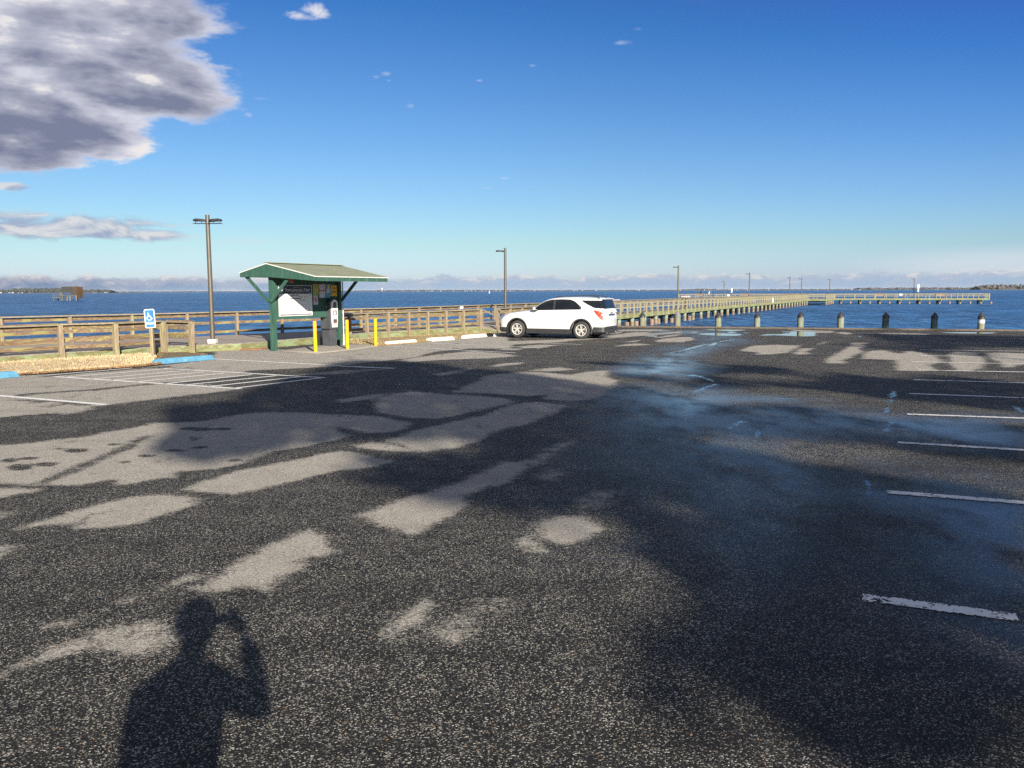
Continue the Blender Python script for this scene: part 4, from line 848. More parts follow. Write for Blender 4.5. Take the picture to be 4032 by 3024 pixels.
# ------------------------------------------------------------------ wheel stops
def wheel_stop(a, b_, mat, lab, grp, tilt=0., taper=.12):
    a, b_ = Vector((a.x, a.y, 0)), Vector((b_.x, b_.y, 0)); L = (b_ - a).length; c = (a + b_) / 2
    mb = MB(); xs_ = [-L / 2, -L / 2 + taper * .35, -L / 2 + taper, L / 2 - taper, L / 2 - taper * .35, L / 2]; rows = []
    for i, x in enumerate(xs_):
        h = (.02, .10, .135, .135, .10, .02)[i]; w0, w1 = .085, .055
        rows.append([Vector((x, -w0, 0)), Vector((x, -w0 + .008, h * .45)), Vector((x, -w1, h)), Vector((x, w1, h)), Vector((x, w0 - .008, h * .45)), Vector((x, w0, 0))])
    mb.grid(rows); mb.add(rows[0], [tuple(range(6))]); mb.add(rows[-1], [tuple(range(6))])
    for r_ in (rows,): mb.add([q for rw_ in rows for q in (rw_[0], rw_[-1])], [(2 * i, 2 * i + 1, 2 * i + 3, 2 * i + 2) for i in range(5)])
    o = mb.build('wheel_stop', mat); bmesh_merge(o); smooth_by_angle(o, 30); o.location = (c.x, c.y, gz(c.y) + .003 + tilt * .06); d = b_ - a
    o.rotation_euler = (0, -tilt * .0 , math.atan2(d.y, d.x)); return tag(o, lab, 'wheel stop', grp)
def bmesh_merge(o):
    bm = bmesh.new(); bm.from_mesh(o.data); bmesh.ops.remove_doubles(bm, verts=bm.verts, dist=1e-4); bmesh.ops.recalc_face_normals(bm, faces=bm.faces); bm.to_mesh(o.data); bm.free()
g1, g2 = 'blue wheel stops of the accessible bays', 'white wheel stops beside the boardwalk'
wheel_stop(at(*tp(1, 990, 222)), at(*tp(1, 1383, 191)), MT['stopblue'], 'whole blue wheel stop in front of the accessible parking sign', g1)
b_ = at(*tp(1, 120, 303)); a = b_ - (at(*tp(1, 1383, 191)) - at(*tp(1, 990, 222))).normalized() * 1.83; wheel_stop(a, b_, MT['stopblue'], 'blue wheel stop cut off by the photo\'s left edge', g1)
for (u0, v0, u1, v1, lab) in ((283, 98, 484, 83, 'white wheel stop nearest the yellow posts'), (552, 74, 727, 63, 'middle white wheel stop, between its neighbours and the brown turf'), (782, 54, 937, 43, 'white wheel stop next left of the parked car, with a chipped end')):
    wheel_stop(at(*tp(2, u0, v0)), at(*tp(2, u1, v1)), MT['stopwhite'], lab, g2)
a = at(1946, 1325); d = (at(*tp(2, 937, 43)) - at(*tp(2, 782, 54))).normalized(); wheel_stop(a, a + d * 1.83, MT['stopwhite'], 'white wheel stop under the parked car\'s front bumper', g2)

# ------------------------------------------------------------------ yellow posts
for (X, Y, Yt, lab) in ((1243, 1388, 1264, 'yellow bollard in front of the grey pay station, nearest the viewer'), (1368.5, 1374.5, 1259, 'middle yellow bollard, right of the kiosk\'s white pipe'), (1479.5, 1364, 1255, 'yellow bollard nearest the white wheel stops, right of the other two')):
    p = at(X, Y); zt = at_y(X - 5, Yt, p.y).z; root = thing('bollard', lab, 'bollard', (p.x, p.y, gz(p.y)), 0, 'yellow bollards before the kiosk')
    h = zt - gz(p.y); tl = random.uniform(-.02, .012)
    mb = MB(); mb.cyl((0, 0, -.02), (tl, 0, h - .02), .057, n=20, cap=False); o = mb.build('sleeve', MT['yellow'], root); smooth_by_angle(o, 50)
    mb = MB(); mb.cyl((tl, 0, h - .021), (tl, 0, h), .057, .045, n=20); o = mb.build('dome_cap', MT['yellow'], root); smooth_by_angle(o, 50)

# ------------------------------------------------------------------ accessible parking sign
p = at(603, 1407); root = thing('parking_sign', 'tilted blue accessible parking sign on a short wooden post', 'sign', (p.x, p.y, gz(p.y)))
zs0, zs1 = at_y(603, 1291, p.y).z - gz(p.y), at_y(603, 1217, p.y).z - gz(p.y)
lean = Vector((-.006, 0, 1)).normalized()
mb = MB(); mb.beam((0, 0, -.1), lean * (zs0 + .12), .10, .11, up=(0, 1, 0)); mb.build('post', MT['post'], root)
fx = Vector((.985, .17, 0)).normalized(); fup = (lean + Vector((-.045, 0, 0))).normalized(); fx = (fx - fup * fx.dot(fup)).normalized(); fn = fx.cross(fup)     # sign faces the lot
c0 = lean * ((zs0 + zs1) / 2) + fn * .075 + fx * -.012
def rrect(w, h, r, z):
    out = []
    for cx, cy, a0 in ((w / 2 - r, h / 2 - r, 0), (-w / 2 + r, h / 2 - r, 90), (-w / 2 + r, -h / 2 + r, 180), (w / 2 - r, -h / 2 + r, 270)):
        for k in range(5): a = R(a0 + 22.5 * k); out.append(c0 + fx * (cx + r * math.cos(a)) + fup * (cy + r * math.sin(a)) + fn * z)
    return out
sw_, sh_ = .285, zs1 - zs0
mb = MB(); mb.prism(rrect(sw_, sh_, .045, 0), fn * .006); mb.build('sign_plate', MT['signwhite'], root)
mb = MB(); mb.add(rrect(sw_ - .05, sh_ - .05, .03, .008), [tuple(range(20))]); mb.build('sign_face', MT['signblue'], root)
def S(x, y, z=.010): return c0 + fx * x + fup * y + fn * z
mb = MB()
zc_ = [.0095]
def bar(x0, y0, x1, y1, w):
    zc_[0] += .0002
    d = Vector((x1 - x0, y1 - y0)); d.normalize(); nx_, ny_ = -d.y * w / 2, d.x * w / 2
    mb.add([S(x0 - nx_, y0 - ny_, zc_[0]), S(x1 - nx_, y1 - ny_, zc_[0]), S(x1 + nx_, y1 + ny_, zc_[0]), S(x0 + nx_, y0 + ny_, zc_[0])], [(0, 1, 2, 3)])
def disc(x, y, r): mb.add([S(x + r * math.cos(a), y + r * math.sin(a)) for a in [k * PI / 8 for k in range(16)]], [tuple(range(16))])
disc(-.035, .150, .020); bar(-.035, .135, -.028, .060, .028); bar(-.030, .062, .030, .058, .024); bar(-.030, .095, .020, .090, .018); bar(.026, .062, .055, -.010, .024); bar(.050, -.012, .080, .004, .020)
pts = [(-.012 + .062 * math.cos(a), .014 + .062 * math.sin(a)) for a in [R(120 + 240 * k / 14) for k in range(15)]]
for (x0, y0), (x1, y1) in zip(pts[:-1], pts[1:]): bar(x0, y0, x1, y1, .020)
mb.build('wheelchair_symbol', MT['signwhite'], root, recalc=False)
rl = Vector(root.location)
text_mesh('sign_text', 'PARKING', MT['signwhite'], root, c0 + rl - fup * .135 + fn * .0095, fx, fup, w=.222, h=.085)
# ------------------------------------------------------------------ the green information kiosk
KO = V2(-7.79, 26.92); KG = gz(27.5)
def K(t, n, z): q = KO + E1 * t + E2 * n; return Vector((q.x, q.y, z))
mt, nt, b = mat_base('green_roof_shingles'); MT['shingle'] = mt
tc = nt.new('ShaderNodeTexCoord').outputs['Object']; dv = nt.mapping(tc, rot=(0, 0, TH)); ux, uy, uz = nt.xyz(dv)
row = nt.math('DIVIDE', ux, .14); rid = nt.math('FLOOR', row); fr = nt.math('FRACT', row)
rw = nt.new('ShaderNodeTexWhiteNoise', noise_dimensions='2D'); nt.put(rw.inputs['Vector'], nt.vec(rid, nt.math('FLOOR', nt.math('ADD', nt.math('DIVIDE', uy, .3), nt.math('MULTIPLY', rid, .37)))))
gr = nt.noise(tc, 60., 3, .6)
cc = nt.mix(nt.math('ADD', nt.math('MULTIPLY', rw.outputs[0], .45), nt.math('MULTIPLY', gr, .6)), (.125, .145, .09), (.225, .235, .155))
nt.put(b.inputs['Base Color'], nt.mix(nt.step(fr, .0, .10, 1, 0), cc, (.075, .085, .055))); b.inputs['Roughness'].default_value = .95
nt.put(b.inputs['Normal'], nt.bump(fr, .6, .012))
kq = thing('information_kiosk', 'green roofed wooden information kiosk beside the boardwalk with a welcome sign', 'kiosk', tuple(K(1.85, 0, KG)))
ZR, ZF, ZB, NF, NB, TL = 2.655, 2.225, 2.375, 2.0, -1.15, 3.65
for t in (.2, 3.46):
    mb = MB(); q0 = K(t, 0, KG - .2); mb.box((q0.x, q0.y, (KG - .2 + ZR - .1) / 2), .15, .16, ZR - .1 - KG + .2, ax=E1); mb.build('post', MT['green'], kq, True)
mb = MB(); a, b_ = K(.277, -.01, 1.62), K(3.383, -.01, 1.62); mb.beam(a, b_, .07, 1.53); mb.build('back_panel', MT['green'], kq, True)
mb = MB(); a, b_ = K(.10, 0, ZR - .16), K(3.60, 0, ZR - .16); mb.beam(a, b_, .16, .14); mb.build('ridge_beam', MT['green'], kq, True)
th = .035
mb = MB(); mb.hexa([K(-.03, .0, ZR - th), K(-.03, NF + .03, ZF - th), K(TL + .03, NF + .03, ZF - th), K(TL + .03, 0, ZR - th), K(-.03, 0, ZR), K(-.03, NF + .03, ZF), K(TL + .03, NF + .03, ZF), K(TL + .03, 0, ZR)])
mb.hexa([K(-.03, -.001, ZR - th), K(TL + .03, -.001, ZR - th), K(TL + .03, NB - .03, ZB - th), K(-.03, NB - .03, ZB - th), K(-.03, -.001, ZR), K(TL + .03, -.001, ZR), K(TL + .03, NB - .03, ZB), K(-.03, NB - .03, ZB)])
mb.beam(K(-.03, 0, ZR + .012), K(TL + .03, 0, ZR + .012), .24, .018); mb.build('roof', MT['shingle'], kq, True)
mb = MB(); mb.hexa([K(.01, 0, ZR - th - .05), K(.01, NF - .04, ZF - th - .04), K(TL - .01, NF - .04, ZF - th - .04), K(TL - .01, 0, ZR - th - .05), K(.01, 0, ZR - th - .004), K(.01, NF - .04, ZF - th - .004), K(TL - .01, NF - .04, ZF - th - .004), K(TL - .01, 0, ZR - th - .004)])
mb.hexa([K(.01, 0, ZR - th - .05), K(TL - .01, 0, ZR - th - .05), K(TL - .01, NB + .04, ZB - th - .04), K(.01, NB + .04, ZB - th - .04), K(.01, 0, ZR - th - .004), K(TL - .01, 0, ZR - th - .004), K(TL - .01, NB + .04, ZB - th - .004), K(.01, NB + .04, ZB - th - .004)]); mb.build('soffit', MT['green'], kq, True)
for t, d in ((-.002, -1), (TL + .002, 1)):
    mb = MB(); pl = [K(t, NB, ZB - th - .004), K(t, NB, ZB - .155), K(t, 0, ZB - .165), K(t, NF, ZF - .155), K(t, NF, ZF - th - .004), K(t, 0, ZR - th - .004)]
    mb.prism(pl, E1 * (-.03 if d < 0 else .03)); mb.build('gable_board', MT['green'], kq, True)
mb = MB(); mb.beam(K(-.0, NF + .014, ZF - .10), K(TL, NF + .014, ZF - .10), .028, .12); mb.build('fascia', MT['green'], kq, True)
mb = MB(); mb.beam(K(0, NB - .014, ZB - .10), K(TL, NB - .014, ZB - .10), .028, .12); mb.build('fascia', MT['green'], kq, True)
mb = MB()
for t in (-.038, TL + .038):
    mb.beam(K(t, 0, ZR - .022), K(t, NF + .03, ZF - .022), .014, .026); mb.beam(K(t, 0, ZR - .024), K(t, NB - .03, ZB - .024), .014, .03)
mb.beam(K(-.03, NF + .038, ZF - .022), K(TL + .03, NF + .038, ZF - .020), .014, .026); mb.build('drip_edge', MT['white'], kq, True)
for t in (.085, TL - .085):
    for n_, zt in ((.80, 2.16), (-1.0, 2.25)):
        mb = MB(); s_ = 1 if n_ > 0 else -1; mb.beam(K(t, .05 * s_, 1.42), K(t, n_, zt), .05, .10, up=tuple(E1.cross((K(t, n_, zt) - K(t, 0, 1.42)).normalized()))); mb.build('brace', MT['green'], kq, True)
# boards and notices on the face of the panel
FX, FY = E1, ZZ                    # along the panel, up
def board(name, t0, t1, z0, z1, mat, parent, dz, thick=.012, label=None):
    mb = MB(); c = K((t0 + t1) / 2, .025 + dz + thick / 2, (z0 + z1) / 2); mb.box(c, t1 - t0, thick, z1 - z0, ax=E1, ay=E2 * -1 if False else None)
    o = mb.build(name, mat, parent, True); 
    if label: o['label'] = label
    return o
s0, s1, zb, zt = .44, 2.03, .94, 1.955
sg = board('welcome_sign', s0, s1, zb, zt, MT['signwhite'], kq, .0015, .02)
board('sign_header', s0 + .03, s1 - .03, zt - .285, zt - .02, MT['navy'], sg, .0225, .004); board('sign_footer', s0 + .05, s1 - .04, zb + .025, zb + .065, MT['inkdark'], sg, .0225, .003)
def ttext(txt, t, z, dz, w, h, mat, par): text_mesh('lettering', txt, mat, par, K(t, .025 + dz, z), FX, ZZ, w=w, h=h)
ttext('Welcome To', 1.30, zt - .062, .0275, .40, .045, MT['inkgrey'], sg); ttext('Romancoke Pier', 1.33, zt - .155, .0275, 1.18, .10, MT['signwhite'], sg); ttext("Queen Anne's County, Maryland", 1.28, zt - .245, .0275, .52, .032, MT['inkgrey'], sg)
board('county_emblem', s0 + .05, s0 + .22, zt - .255, zt - .10, MT['teal'], sg, .0275, .003)
mb = MB(); 
for k, (dt_, dz_) in enumerate(((.06, -.22), (.10, -.19), (.14, -.17), (.17, -.14))): mb.box(K(s0 + .02 + dt_, .0575 + .0005 * k, zt + dz_), .055, .004, .045, ax=E1)
mb.build('emblem_mark', MT['signwhite'], sg, True)
ttext("Operated by Queen Anne's County Parks and Recreation", 1.20, zb + .045, .027, 1.1, .026, MT['signwhite'], sg)
board('heading_bar', 1.0, 1.38, zt - .345, zt - .318, MT['inkdark'], sg, .0225, .003); board('heading_bar', .95, 1.50, zt - .452, zt - .428, MT['inkdark'], sg, .0225, .003)
mb = MB()
for zz, ta, tb_ in ((.375, .56, 1.95), (.40, .58, 1.1), (.40, 1.35, 1.85), (.485, .56, 1.7), (.52, .56, 1.2), (.555, .56, 1.15), (.59, .56, 1.12), (.625, .56, 1.0), (.66, .56, .82), (.695, .56, .84), (.73, .56, .87), (.765, .56, 1.0), (.80, .56, 1.35), (.83, .56, 1.9), (.86, .58, 1.15)):
    mb.box(K((ta + tb_) / 2, .025 + .0235, zt - zz), tb_ - ta, .002, .012, ax=E1)
mb.build('printed_lines', MT['inkpink'], sg, True)
mb = MB()
for a, b_ in (((1.42, .50), (1.80, .50)), ((1.42, .78), (1.80, .78)), ((1.42, .50), (1.42, .78)), ((1.80, .50), (1.80, .78))): mb.beam(K(a[0], .049, zt - a[1]), K(b_[0], .049, zt - b_[1]), .0016, .008, up=tuple(E2.cross((K(b_[0], 0, -b_[1]) - K(a[0], 0, -a[1])).normalized())))
mb.build('map_outline', MT['inkgrey'], sg, True)
def tofX(X): c = (X - 2016) / FPX; a = K(0, .03, 0); return (c * a.y - a.x) / (E1.x - c * E1.y)
def zof(Y, t): q = K(t, .03, 0); return H + (1147.4 - Y) / FPX * q.y
def note(name, X0, X1, Y0, Y1, mat, dz=.0015, label=None):
    t0, t1 = tofX(X0), tofX(X1); t = (t0 + t1) / 2; return board(name, t0, t1, zof(Y1, t), zof(Y0, t), mat, kq, dz, .006, label), t0, t1, zof(Y1, t), zof(Y0, t)
o, *_ = note('notice', 1239, 1260.5, 1119, 1161, MT['papery'], label='yellow-green notice'); o, t0, t1, z0, z1 = note('notice', 1263, 1286, 1119, 1142.5, MT['paperw'], label='upper pale notice'); o, *_ = note('notice', 1263, 1286, 1147, 1172.5, MT['paperw'], label='lower pale notice')
note('red_band', 1264, 1286, 1143, 1146.5, MT['red'])
o, t0, t1, z0, z1 = note('poster', 1287, 1308, 1119, 1172, MT['teal'], label='blue-green poster')
mb = MB(); mb.box(K(t0 + .16, .037, z1 - .10), .12, .003, .14, ax=E1); mb.build('poster_patch', MT['payyellow'], o, True)
mb = MB(); q = [K((t0 + t1) / 2 + .11 * math.cos(a), .0365, z0 + .24 + .09 * math.sin(a)) for a in [k * PI / 9 for k in range(18)]]; mb.prism(q, E2 * .003); mb.build('poster_ring', MT['paperw'], o, True)
o, t0, t1, z0, z1 = note('pay_here_sign', 1309.5, 1332, 1124.5, 1166, MT['payyellow'])
for txt, f in (('PAY', .72), ('HERE', .38)): text_mesh('lettering', txt, MT['inkdark'], o, K((t0 + t1) / 2, .037, z0 + (z1 - z0) * f), FX, ZZ, w=(t1 - t0) * (.62 if txt == 'PAY' else .8), h=(z1 - z0) * .2)
note('dark_strip', 1309.5, 1332, 1167, 1169.5, MT['inkdark'])
o, t0, t1, z0, z1 = note('prohibition_sign', 1239.5, 1257, 1163, 1199.5, MT['paperw']); tc_, zc_2 = (t0 + t1) / 2, z0 + (z1 - z0) * .55; rr = (t1 - t0) * .34
mb = MB(); n = 24
ring = [[K(tc_ + r_ * math.cos(2 * PI * k / n), .0355, zc_2 + r_ * 1.15 * math.sin(2 * PI * k / n)) for k in range(n + 1)] for r_ in (rr, rr * .82)]
mb.grid(ring); d_ = .6; mb.beam(K(tc_ - rr * d_, .0362, zc_2 + rr * d_ * 1.15), K(tc_ + rr * d_, .0362, zc_2 - rr * d_ * 1.15), .0016, .03, up=(0, 0, 1)); mb.build('red_ring', MT['red'], o, True)
mb = MB(); mb.box(K(tc_, .0352, zc_2 - .02), rr * .5, .001, rr * 1.0, ax=E1); mb.box(K(tc_ + rr * .2, .0352, zc_2 + rr * .35), rr * .3, .001, rr * .3, ax=E1); mb.build('black_figure', MT['inkdark'], o, True)
note('small_sticker', 1146, 1162, 1100, 1111, MT['red']); note('small_sticker', 1145, 1163, 1111.5, 1114, MT['paperw'])
o = board('white_notice', 3.12, 3.30, 1.02, 1.26, MT['signwhite'], kq, .0015, .006)
q = K(3.64, .05, 0); mb = MB(); mb.cyl((q.x, q.y, KG), (q.x, q.y, 2.4), .022, n=10); mb.cyl((q.x, q.y, KG + .9), (q.x, q.y, KG + .94), .032, n=10); mb.cyl((q.x, q.y, KG), (q.x, q.y, KG + .07), .045, n=10); smooth_by_angle(mb.build('conduit_pipe', MT['white'], kq, True), 40)

# ------------------------------------------------------------------ pay station
pc = at(1300, 1363); PG = gz(pc.y) + .01
ps = thing('pay_station', 'dark grey parking pay station with a cream console at the kiosk\'s right end', 'pay station', (pc.x, pc.y, PG))
def PS(a, c, z): return E1 * a + E2 * c + ZZ * z            # local
mb = MB(); mb.box(PS(0, -.01, .30), .34, .36, .60, ax=E1); mb.build('pedestal', MT['meter'], ps, bevel=.006)
zc0, zs = .605, 1.50
prof = [(-.215, zc0), (.215, zc0), (.215, zs)] + [(.215 * math.cos(R(a)), zs + .155 * math.sin(R(a))) for a in range(15, 180, 15)] + [(-.215, zs)]
mb = MB(); mb.prism([PS(a, -.22, z) for a, z in prof], E2 * .43); o = mb.build('cabinet', MT['meter'], ps, bevel=.008)
mb = MB(); mb.beam(PS(-.224, -.2, .607), PS(-.224, .2, .607), .02, .02); mb.build('seam', MT['black'], ps)
cp = [(-.125, .66), (.125, .66), (.15, .90), (.17, 1.40)] + [(.17 * math.cos(R(a)), 1.46 + .17 * math.sin(R(a))) for a in range(0, 181, 15)] + [(-.17, 1.40), (-.15, .90)]
mb = MB(); mb.prism([PS(a, .211, z) for a, z in cp], E2 * .045); con = mb.build('console', MT['cream'], ps, bevel=.008)
def panel(name, a0, a1, z0, z1, mat, par=con, c=.2575, d=.006, lab=None):
    mb = MB(); mb.box(PS((a0 + a1) / 2, c + d / 2, (z0 + z1) / 2), a1 - a0, d, z1 - z0, ax=E1); return mb.build(name, mat, par)
pz = [(.085 * math.cos(R(a)), 1.45 + .10 * math.sin(R(a))) for a in range(0, 181, 20)] + [(-.085, 1.34), (.085, 1.34)]
mb = MB(); mb.prism([PS(a, .2575, z) for a, z in pz], E2 * .005); mb.build('solar_window', MT['inkdark'], con)
panel('button_row', -.09, .09, 1.315, 1.335, MT['inkgrey']); panel('screen_panel', -.10, .09, 1.08, 1.25, MT['inkdark']); panel('screen', -.07, .03, 1.10, 1.22, MT['inkgrey'], c=.2642, d=.003); panel('ticket_label', .0, .09, 1.265, 1.305, MT['inkgrey'])
panel('coin_plate', -.03, .08, .99, 1.07, MT['cream'], d=.03); panel('lower_panel', -.10, .10, .80, .95, MT['inkdark']); panel('orange_slot', -.04, .06, .795, .84, MT['orange'], c=.2642, d=.006); panel('gap_line', -.14, .14, .765, .775, MT['inkdark'])
panel('coin_lock', -.075, -.045, 1.0, 1.02, MT['chrome'])
mb = MB(); n = 28; dct = [[PS(-.2215 - .002, -.03 + r_ * math.cos(2 * PI * k / n), 1.38 + r_ * math.sin(2 * PI * k / n)) for k in range(n + 1)] for r_ in (.115, .098)]; mb.grid(dct); lg = mb.build('round_badge', MT['signwhite'], ps, recalc=False)
mb = MB(); mb.add([PS(-.2225, -.03 + .099 * math.cos(2 * PI * k / n), 1.38 + .099 * math.sin(2 * PI * k / n)) for k in range(n)], [tuple(range(n))]); mb.build('badge_disc', MT['inkdark'], lg)
text_mesh('lettering', 'P', MT['signwhite'], lg, Vector(ps.location) + PS(-.2225, -.03, 1.38), E2, ZZ, w=.075, h=.125, depth=.0015)
mb = MB(); mb.box(PS(-.2165, -.13, .66), .004, .09, .015, ax=E1); mb.build('maker_plate', MT['chrome'], ps)
text_mesh('lettering', '4', MT['inkgrey'], ps, Vector(ps.location) + PS(-.2155, .05, 1.12), E2, ZZ, h=.055, depth=.0015)
for a in (-.24, .24):
    mb = MB(); mb.box(PS(a, -.36, .22), .10, .16, .44, ax=E1); mb.build('side_box', MT['black'], ps, bevel=.01)

# ------------------------------------------------------------------ the white SUV
car = thing('parked_car', 'white SUV with black lower trim and alloy wheels parked facing the boardwalk', 'car', (0, 0, 0))
CF = Vector((-math.cos(R(25.5)), math.sin(R(25.5)), 0))   # nose points away to the left
CL = Vector((-CF.y, CF.x, 0))     # car's left, the side we see
WBH = 1.4285; TR = .362
near = (at(2037, 1328) + at(2297, 1336)) / 2; cc0 = near - CL * .80
car.location = (cc0.x, cc0.y, gz(cc0.y) + .002); car.rotation_euler = (0, R(-.18), math.atan2(CF.y, CF.x))
ST = [(2.37, .44, .76, .55), (2.33, .32, .84, .70), (2.24, .26, .92, .80), (2.05, .24, .99, .87), (1.80, .23, 1.035, .905), (1.43, .23, 1.085, .92), (1.0, .23, 1.13, .922), (.6, .23, 1.165, .922), (0, .23, 1.185, .922), (-.8, .23, 1.205, .922), (-1.43, .24, 1.225, .918), (-1.85, .26, 1.235, .905), (-2.12, .28, 1.225, .88), (-2.28, .33, 1.18, .84), (-2.37, .42, 1.05, .77), (-2.40, .50, .90, .68)]
SEC = [(.0, -.0), (.80, .0), (.94, .05), (.985, .16), (1.0, .34), (.998, .55), (.992, .72), (.985, .82), (.955, .90), (.90, .955), (.80, .99), (.5, 1.015), (0, 1.03)]
def loft(stations, name, mat):
    mb = MB(); rows = []
    for x, z0, z1, w in stations:
        r_ = [Vector((x, w * fy, z0 + (z1 - z0) * fz)) for fy, fz in SEC]; rows.append(r_ + [Vector((q.x, -q.y, q.z)) for q in r_[-2:0:-1]])
    rows = [r_ + [r_[0].copy()] for r_ in rows]
    mb.grid(rows); mb.add(rows[0][:-1], [tuple(range(len(rows[0]) - 1))]); mb.add(rows[-1][:-1], [tuple(range(len(rows[0]) - 1))])
    o = mb.build(name, mat, car); bmesh_merge(o); return o
def resst(st, n):                 # finer stations
    out = []
    for a, b_ in zip(st[:-1], st[1:]):
        for k in range(n): f = k / n; out.append(tuple(x + (y - x) * f for x, y in zip(a, b_)))
    return out + [st[-1]]
body = loft(ST, 'body', MT['carpaint'])
cut = MB()
for x in (WBH, -WBH):
    for s in (-1, 1): cut.cyl((x, .52 * s, TR), (x, 1.2 * s, TR), .435, n=40)
cu = cut.build('cutter', MT['black']); cu.parent = car
md = body.modifiers.new('arch', 'BOOLEAN'); md.operation = 'DIFFERENCE'; md.object = cu; md.solver = 'EXACT'
bpy.context.view_layer.update()
nm = bpy.data.meshes.new_from_object(body.evaluated_get(bpy.context.evaluated_depsgraph_get())); body.modifiers.clear(); body.data = nm; bpy.data.objects.remove(cu); smooth_by_angle(body, 28)
if len(body.data.materials) < 1: body.data.materials.append(MT['carpaint'])
GH = [(1.02, 1.10), (.80, 1.22), (.55, 1.39), (.32, 1.53), (.15, 1.60), (-.1, 1.655), (-.5, 1.69), (-1.1, 1.70), (-1.6, 1.69), (-2.0, 1.665), (-2.20, 1.635), (-2.235, 1.58), (-2.30, 1.38), (-2.375, 1.16), (-2.385, 1.08)]
GS = [(1., 0), (.985, .15), (.955, .35), (.915, .55), (.865, .75), (.80, .90), (.72, .97), (.55, 1.0), (.28, 1.012), (0, 1.016)]
ZG = 1.06
def wbase(x): return .885 - .10 * max(0, (x - .3) / .7) ** 1.5 - .075 * max(0, (-1.3 - x) / 1.05) ** 1.5
def ztop(x):
    for (xa, za), (xb, zb_) in zip(GH[:-1], GH[1:]):
        if xb <= x <= xa: return za + (zb_ - za) * (x - xa) / (xb - xa)
    return GH[-1][1]
def ysurf(x, z):
    f = (z - ZG) / max(.01, ztop(x) - ZG); f = min(max(f, 0), 1)
    for (ya_, fa), (yb, fb_) in zip(GS[:-1], GS[1:]):
        if fa <= f <= fb_: return wbase(x) * (ya_ + (yb - ya_) * (f - fa) / (fb_ - fa))
    return 0
mb = MB(); rows = []
for x, zt_ in GH:
    r_ = [Vector((x, wbase(x) * fy, ZG + (zt_ - ZG) * fz)) for fy, fz in GS]; rows.append(r_ + [Vector((q.x, -q.y, q.z)) for q in r_[-2::-1]])
mb.grid(rows); o = mb.build('cabin', MT['carpaint'], car); smooth_by_angle(o, 35)
def sidewin(name, xs_, zlo, zhi, mat, off=.007, nz_=6, both=True):
    for s in ((1, -1) if both else (1,)):
        mb = MB(); rows = []
        for x in xs_:
            a, b_ = zlo(x), zhi(x); rows.append([Vector((x, s * (ysurf(x, a + (b_ - a) * k / nz_) + off), a + (b_ - a) * k / nz_)) for k in range(nz_ + 1)])
        mb.grid(rows); smooth_by_angle(mb.build(name, mat, car), 60)
def lerp_pts(pts):
    def f(x):
        for (xa, za), (xb, zb_) in zip(pts[:-1], pts[1:]):
            if min(xa, xb) <= x <= max(xa, xb): return za + (zb_ - za) * (x - xa) / (xb - xa)
        return pts[0][1] if abs(x - pts[0][0]) < abs(x - pts[-1][0]) else pts[-1][1]
    return f
def lsp(a, b_, n): return [a + (b_ - a) * k / n for k in range(n + 1)]
belt = lerp_pts([(.72, 1.165), (-.25, 1.19), (-1.2, 1.215), (-2.3, 1.24)])
topw = lerp_pts([(.72, 1.19), (.40, 1.40), (.20, 1.50), (-.05, 1.565), (-.5, 1.585), (-.9, 1.575), (-1.12, 1.50), (-1.33, 1.33), (-1.36, 1.28)])
sidewin('window_trim', lsp(.74, -1.40, 26), lambda x: belt(x) - .022, lambda x: min(topw(x) + .024, ztop(x) - .02), MT['black'], .004)
sidewin('front_side_window', lsp(.68, -.18, 14), lambda x: belt(x), topw, MT['glass'], .011); sidewin('rear_side_window', lsp(-.27, -1.33, 14), lambda x: belt(x), topw, MT['glass'], .011)
q1 = lerp_pts([(-1.40, 1.545), (-1.62, 1.42), (-1.95, 1.27), (-2.34, 1.235)]); q2 = lambda x: min(1.565, ZG + (ztop(x) - ZG) * .93)
sidewin('quarter_window', lsp(-1.40, -2.14, 12) + lsp(-2.15, -2.345, 10), q1, lambda x: max(q1(x) + .005, q2(x)), MT['glass'], .009)
mb = MB(); rows = []
def zsec(x, y):
    u = abs(y) / wbase(x)
    for (ya_, fa), (yb, fb_) in zip(GS[:-1], GS[1:]):
        if yb <= u <= ya_: return ZG + (ztop(x) - ZG) * (fa + (fb_ - fa) * (ya_ - u) / (ya_ - yb))
    return ZG
for x in (-2.205, -2.235, -2.27, -2.30, -2.33, -2.35): rows.append([Vector((x - .010, k * .83 * wbase(x), zsec(x, k * .83 * wbase(x)) + .004)) for k in lsp(-1., 1., 16)])
mb.grid(rows); mb.build('rear_window', MT['glass'], car)
mb = MB(); rows = []
for x in lsp(.98, .24, 8): rows.append([Vector((x + .004, y * (.60 + .1 * (x - .24)), ztop(x) * 1.0 + .008 - .02 * y * y)) for y in lsp(-1.0, 1.0, 8)])
mb.grid(rows); mb.build('windshield', MT['glass'], car)
# spoiler, rails, antenna
mb = MB(); mb.hexa([(-2.10, -.60, 1.648), (-2.30, -.56, 1.60), (-2.30, .56, 1.60), (-2.10, .60, 1.648), (-2.08, -.60, 1.675), (-2.31, -.56, 1.63), (-2.31, .56, 1.63), (-2.08, .60, 1.675)]); mb.build('spoiler', MT['carpaint'], car, bevel=.01)
for s in (1, -1):
    pts = [(-.15, 1.645), (-.30, 1.715), (-1.0, 1.745), (-1.7, 1.74), (-2.0, 1.70), (-2.10, 1.645)]; mb = MB()
    for a, b_ in zip(pts[:-1], pts[1:]): mb.beam((a[0], .60 * s, a[1]), (b_[0], .60 * s, b_[1]), .045, .03)
    mb.build('roof_rail', MT['black'], car)
mb = MB(); mb.cyl((-1.86, 0, 1.69), (-2.02, 0, 1.90), .008, .004, n=6); mb.build('antenna', MT['black'], car)
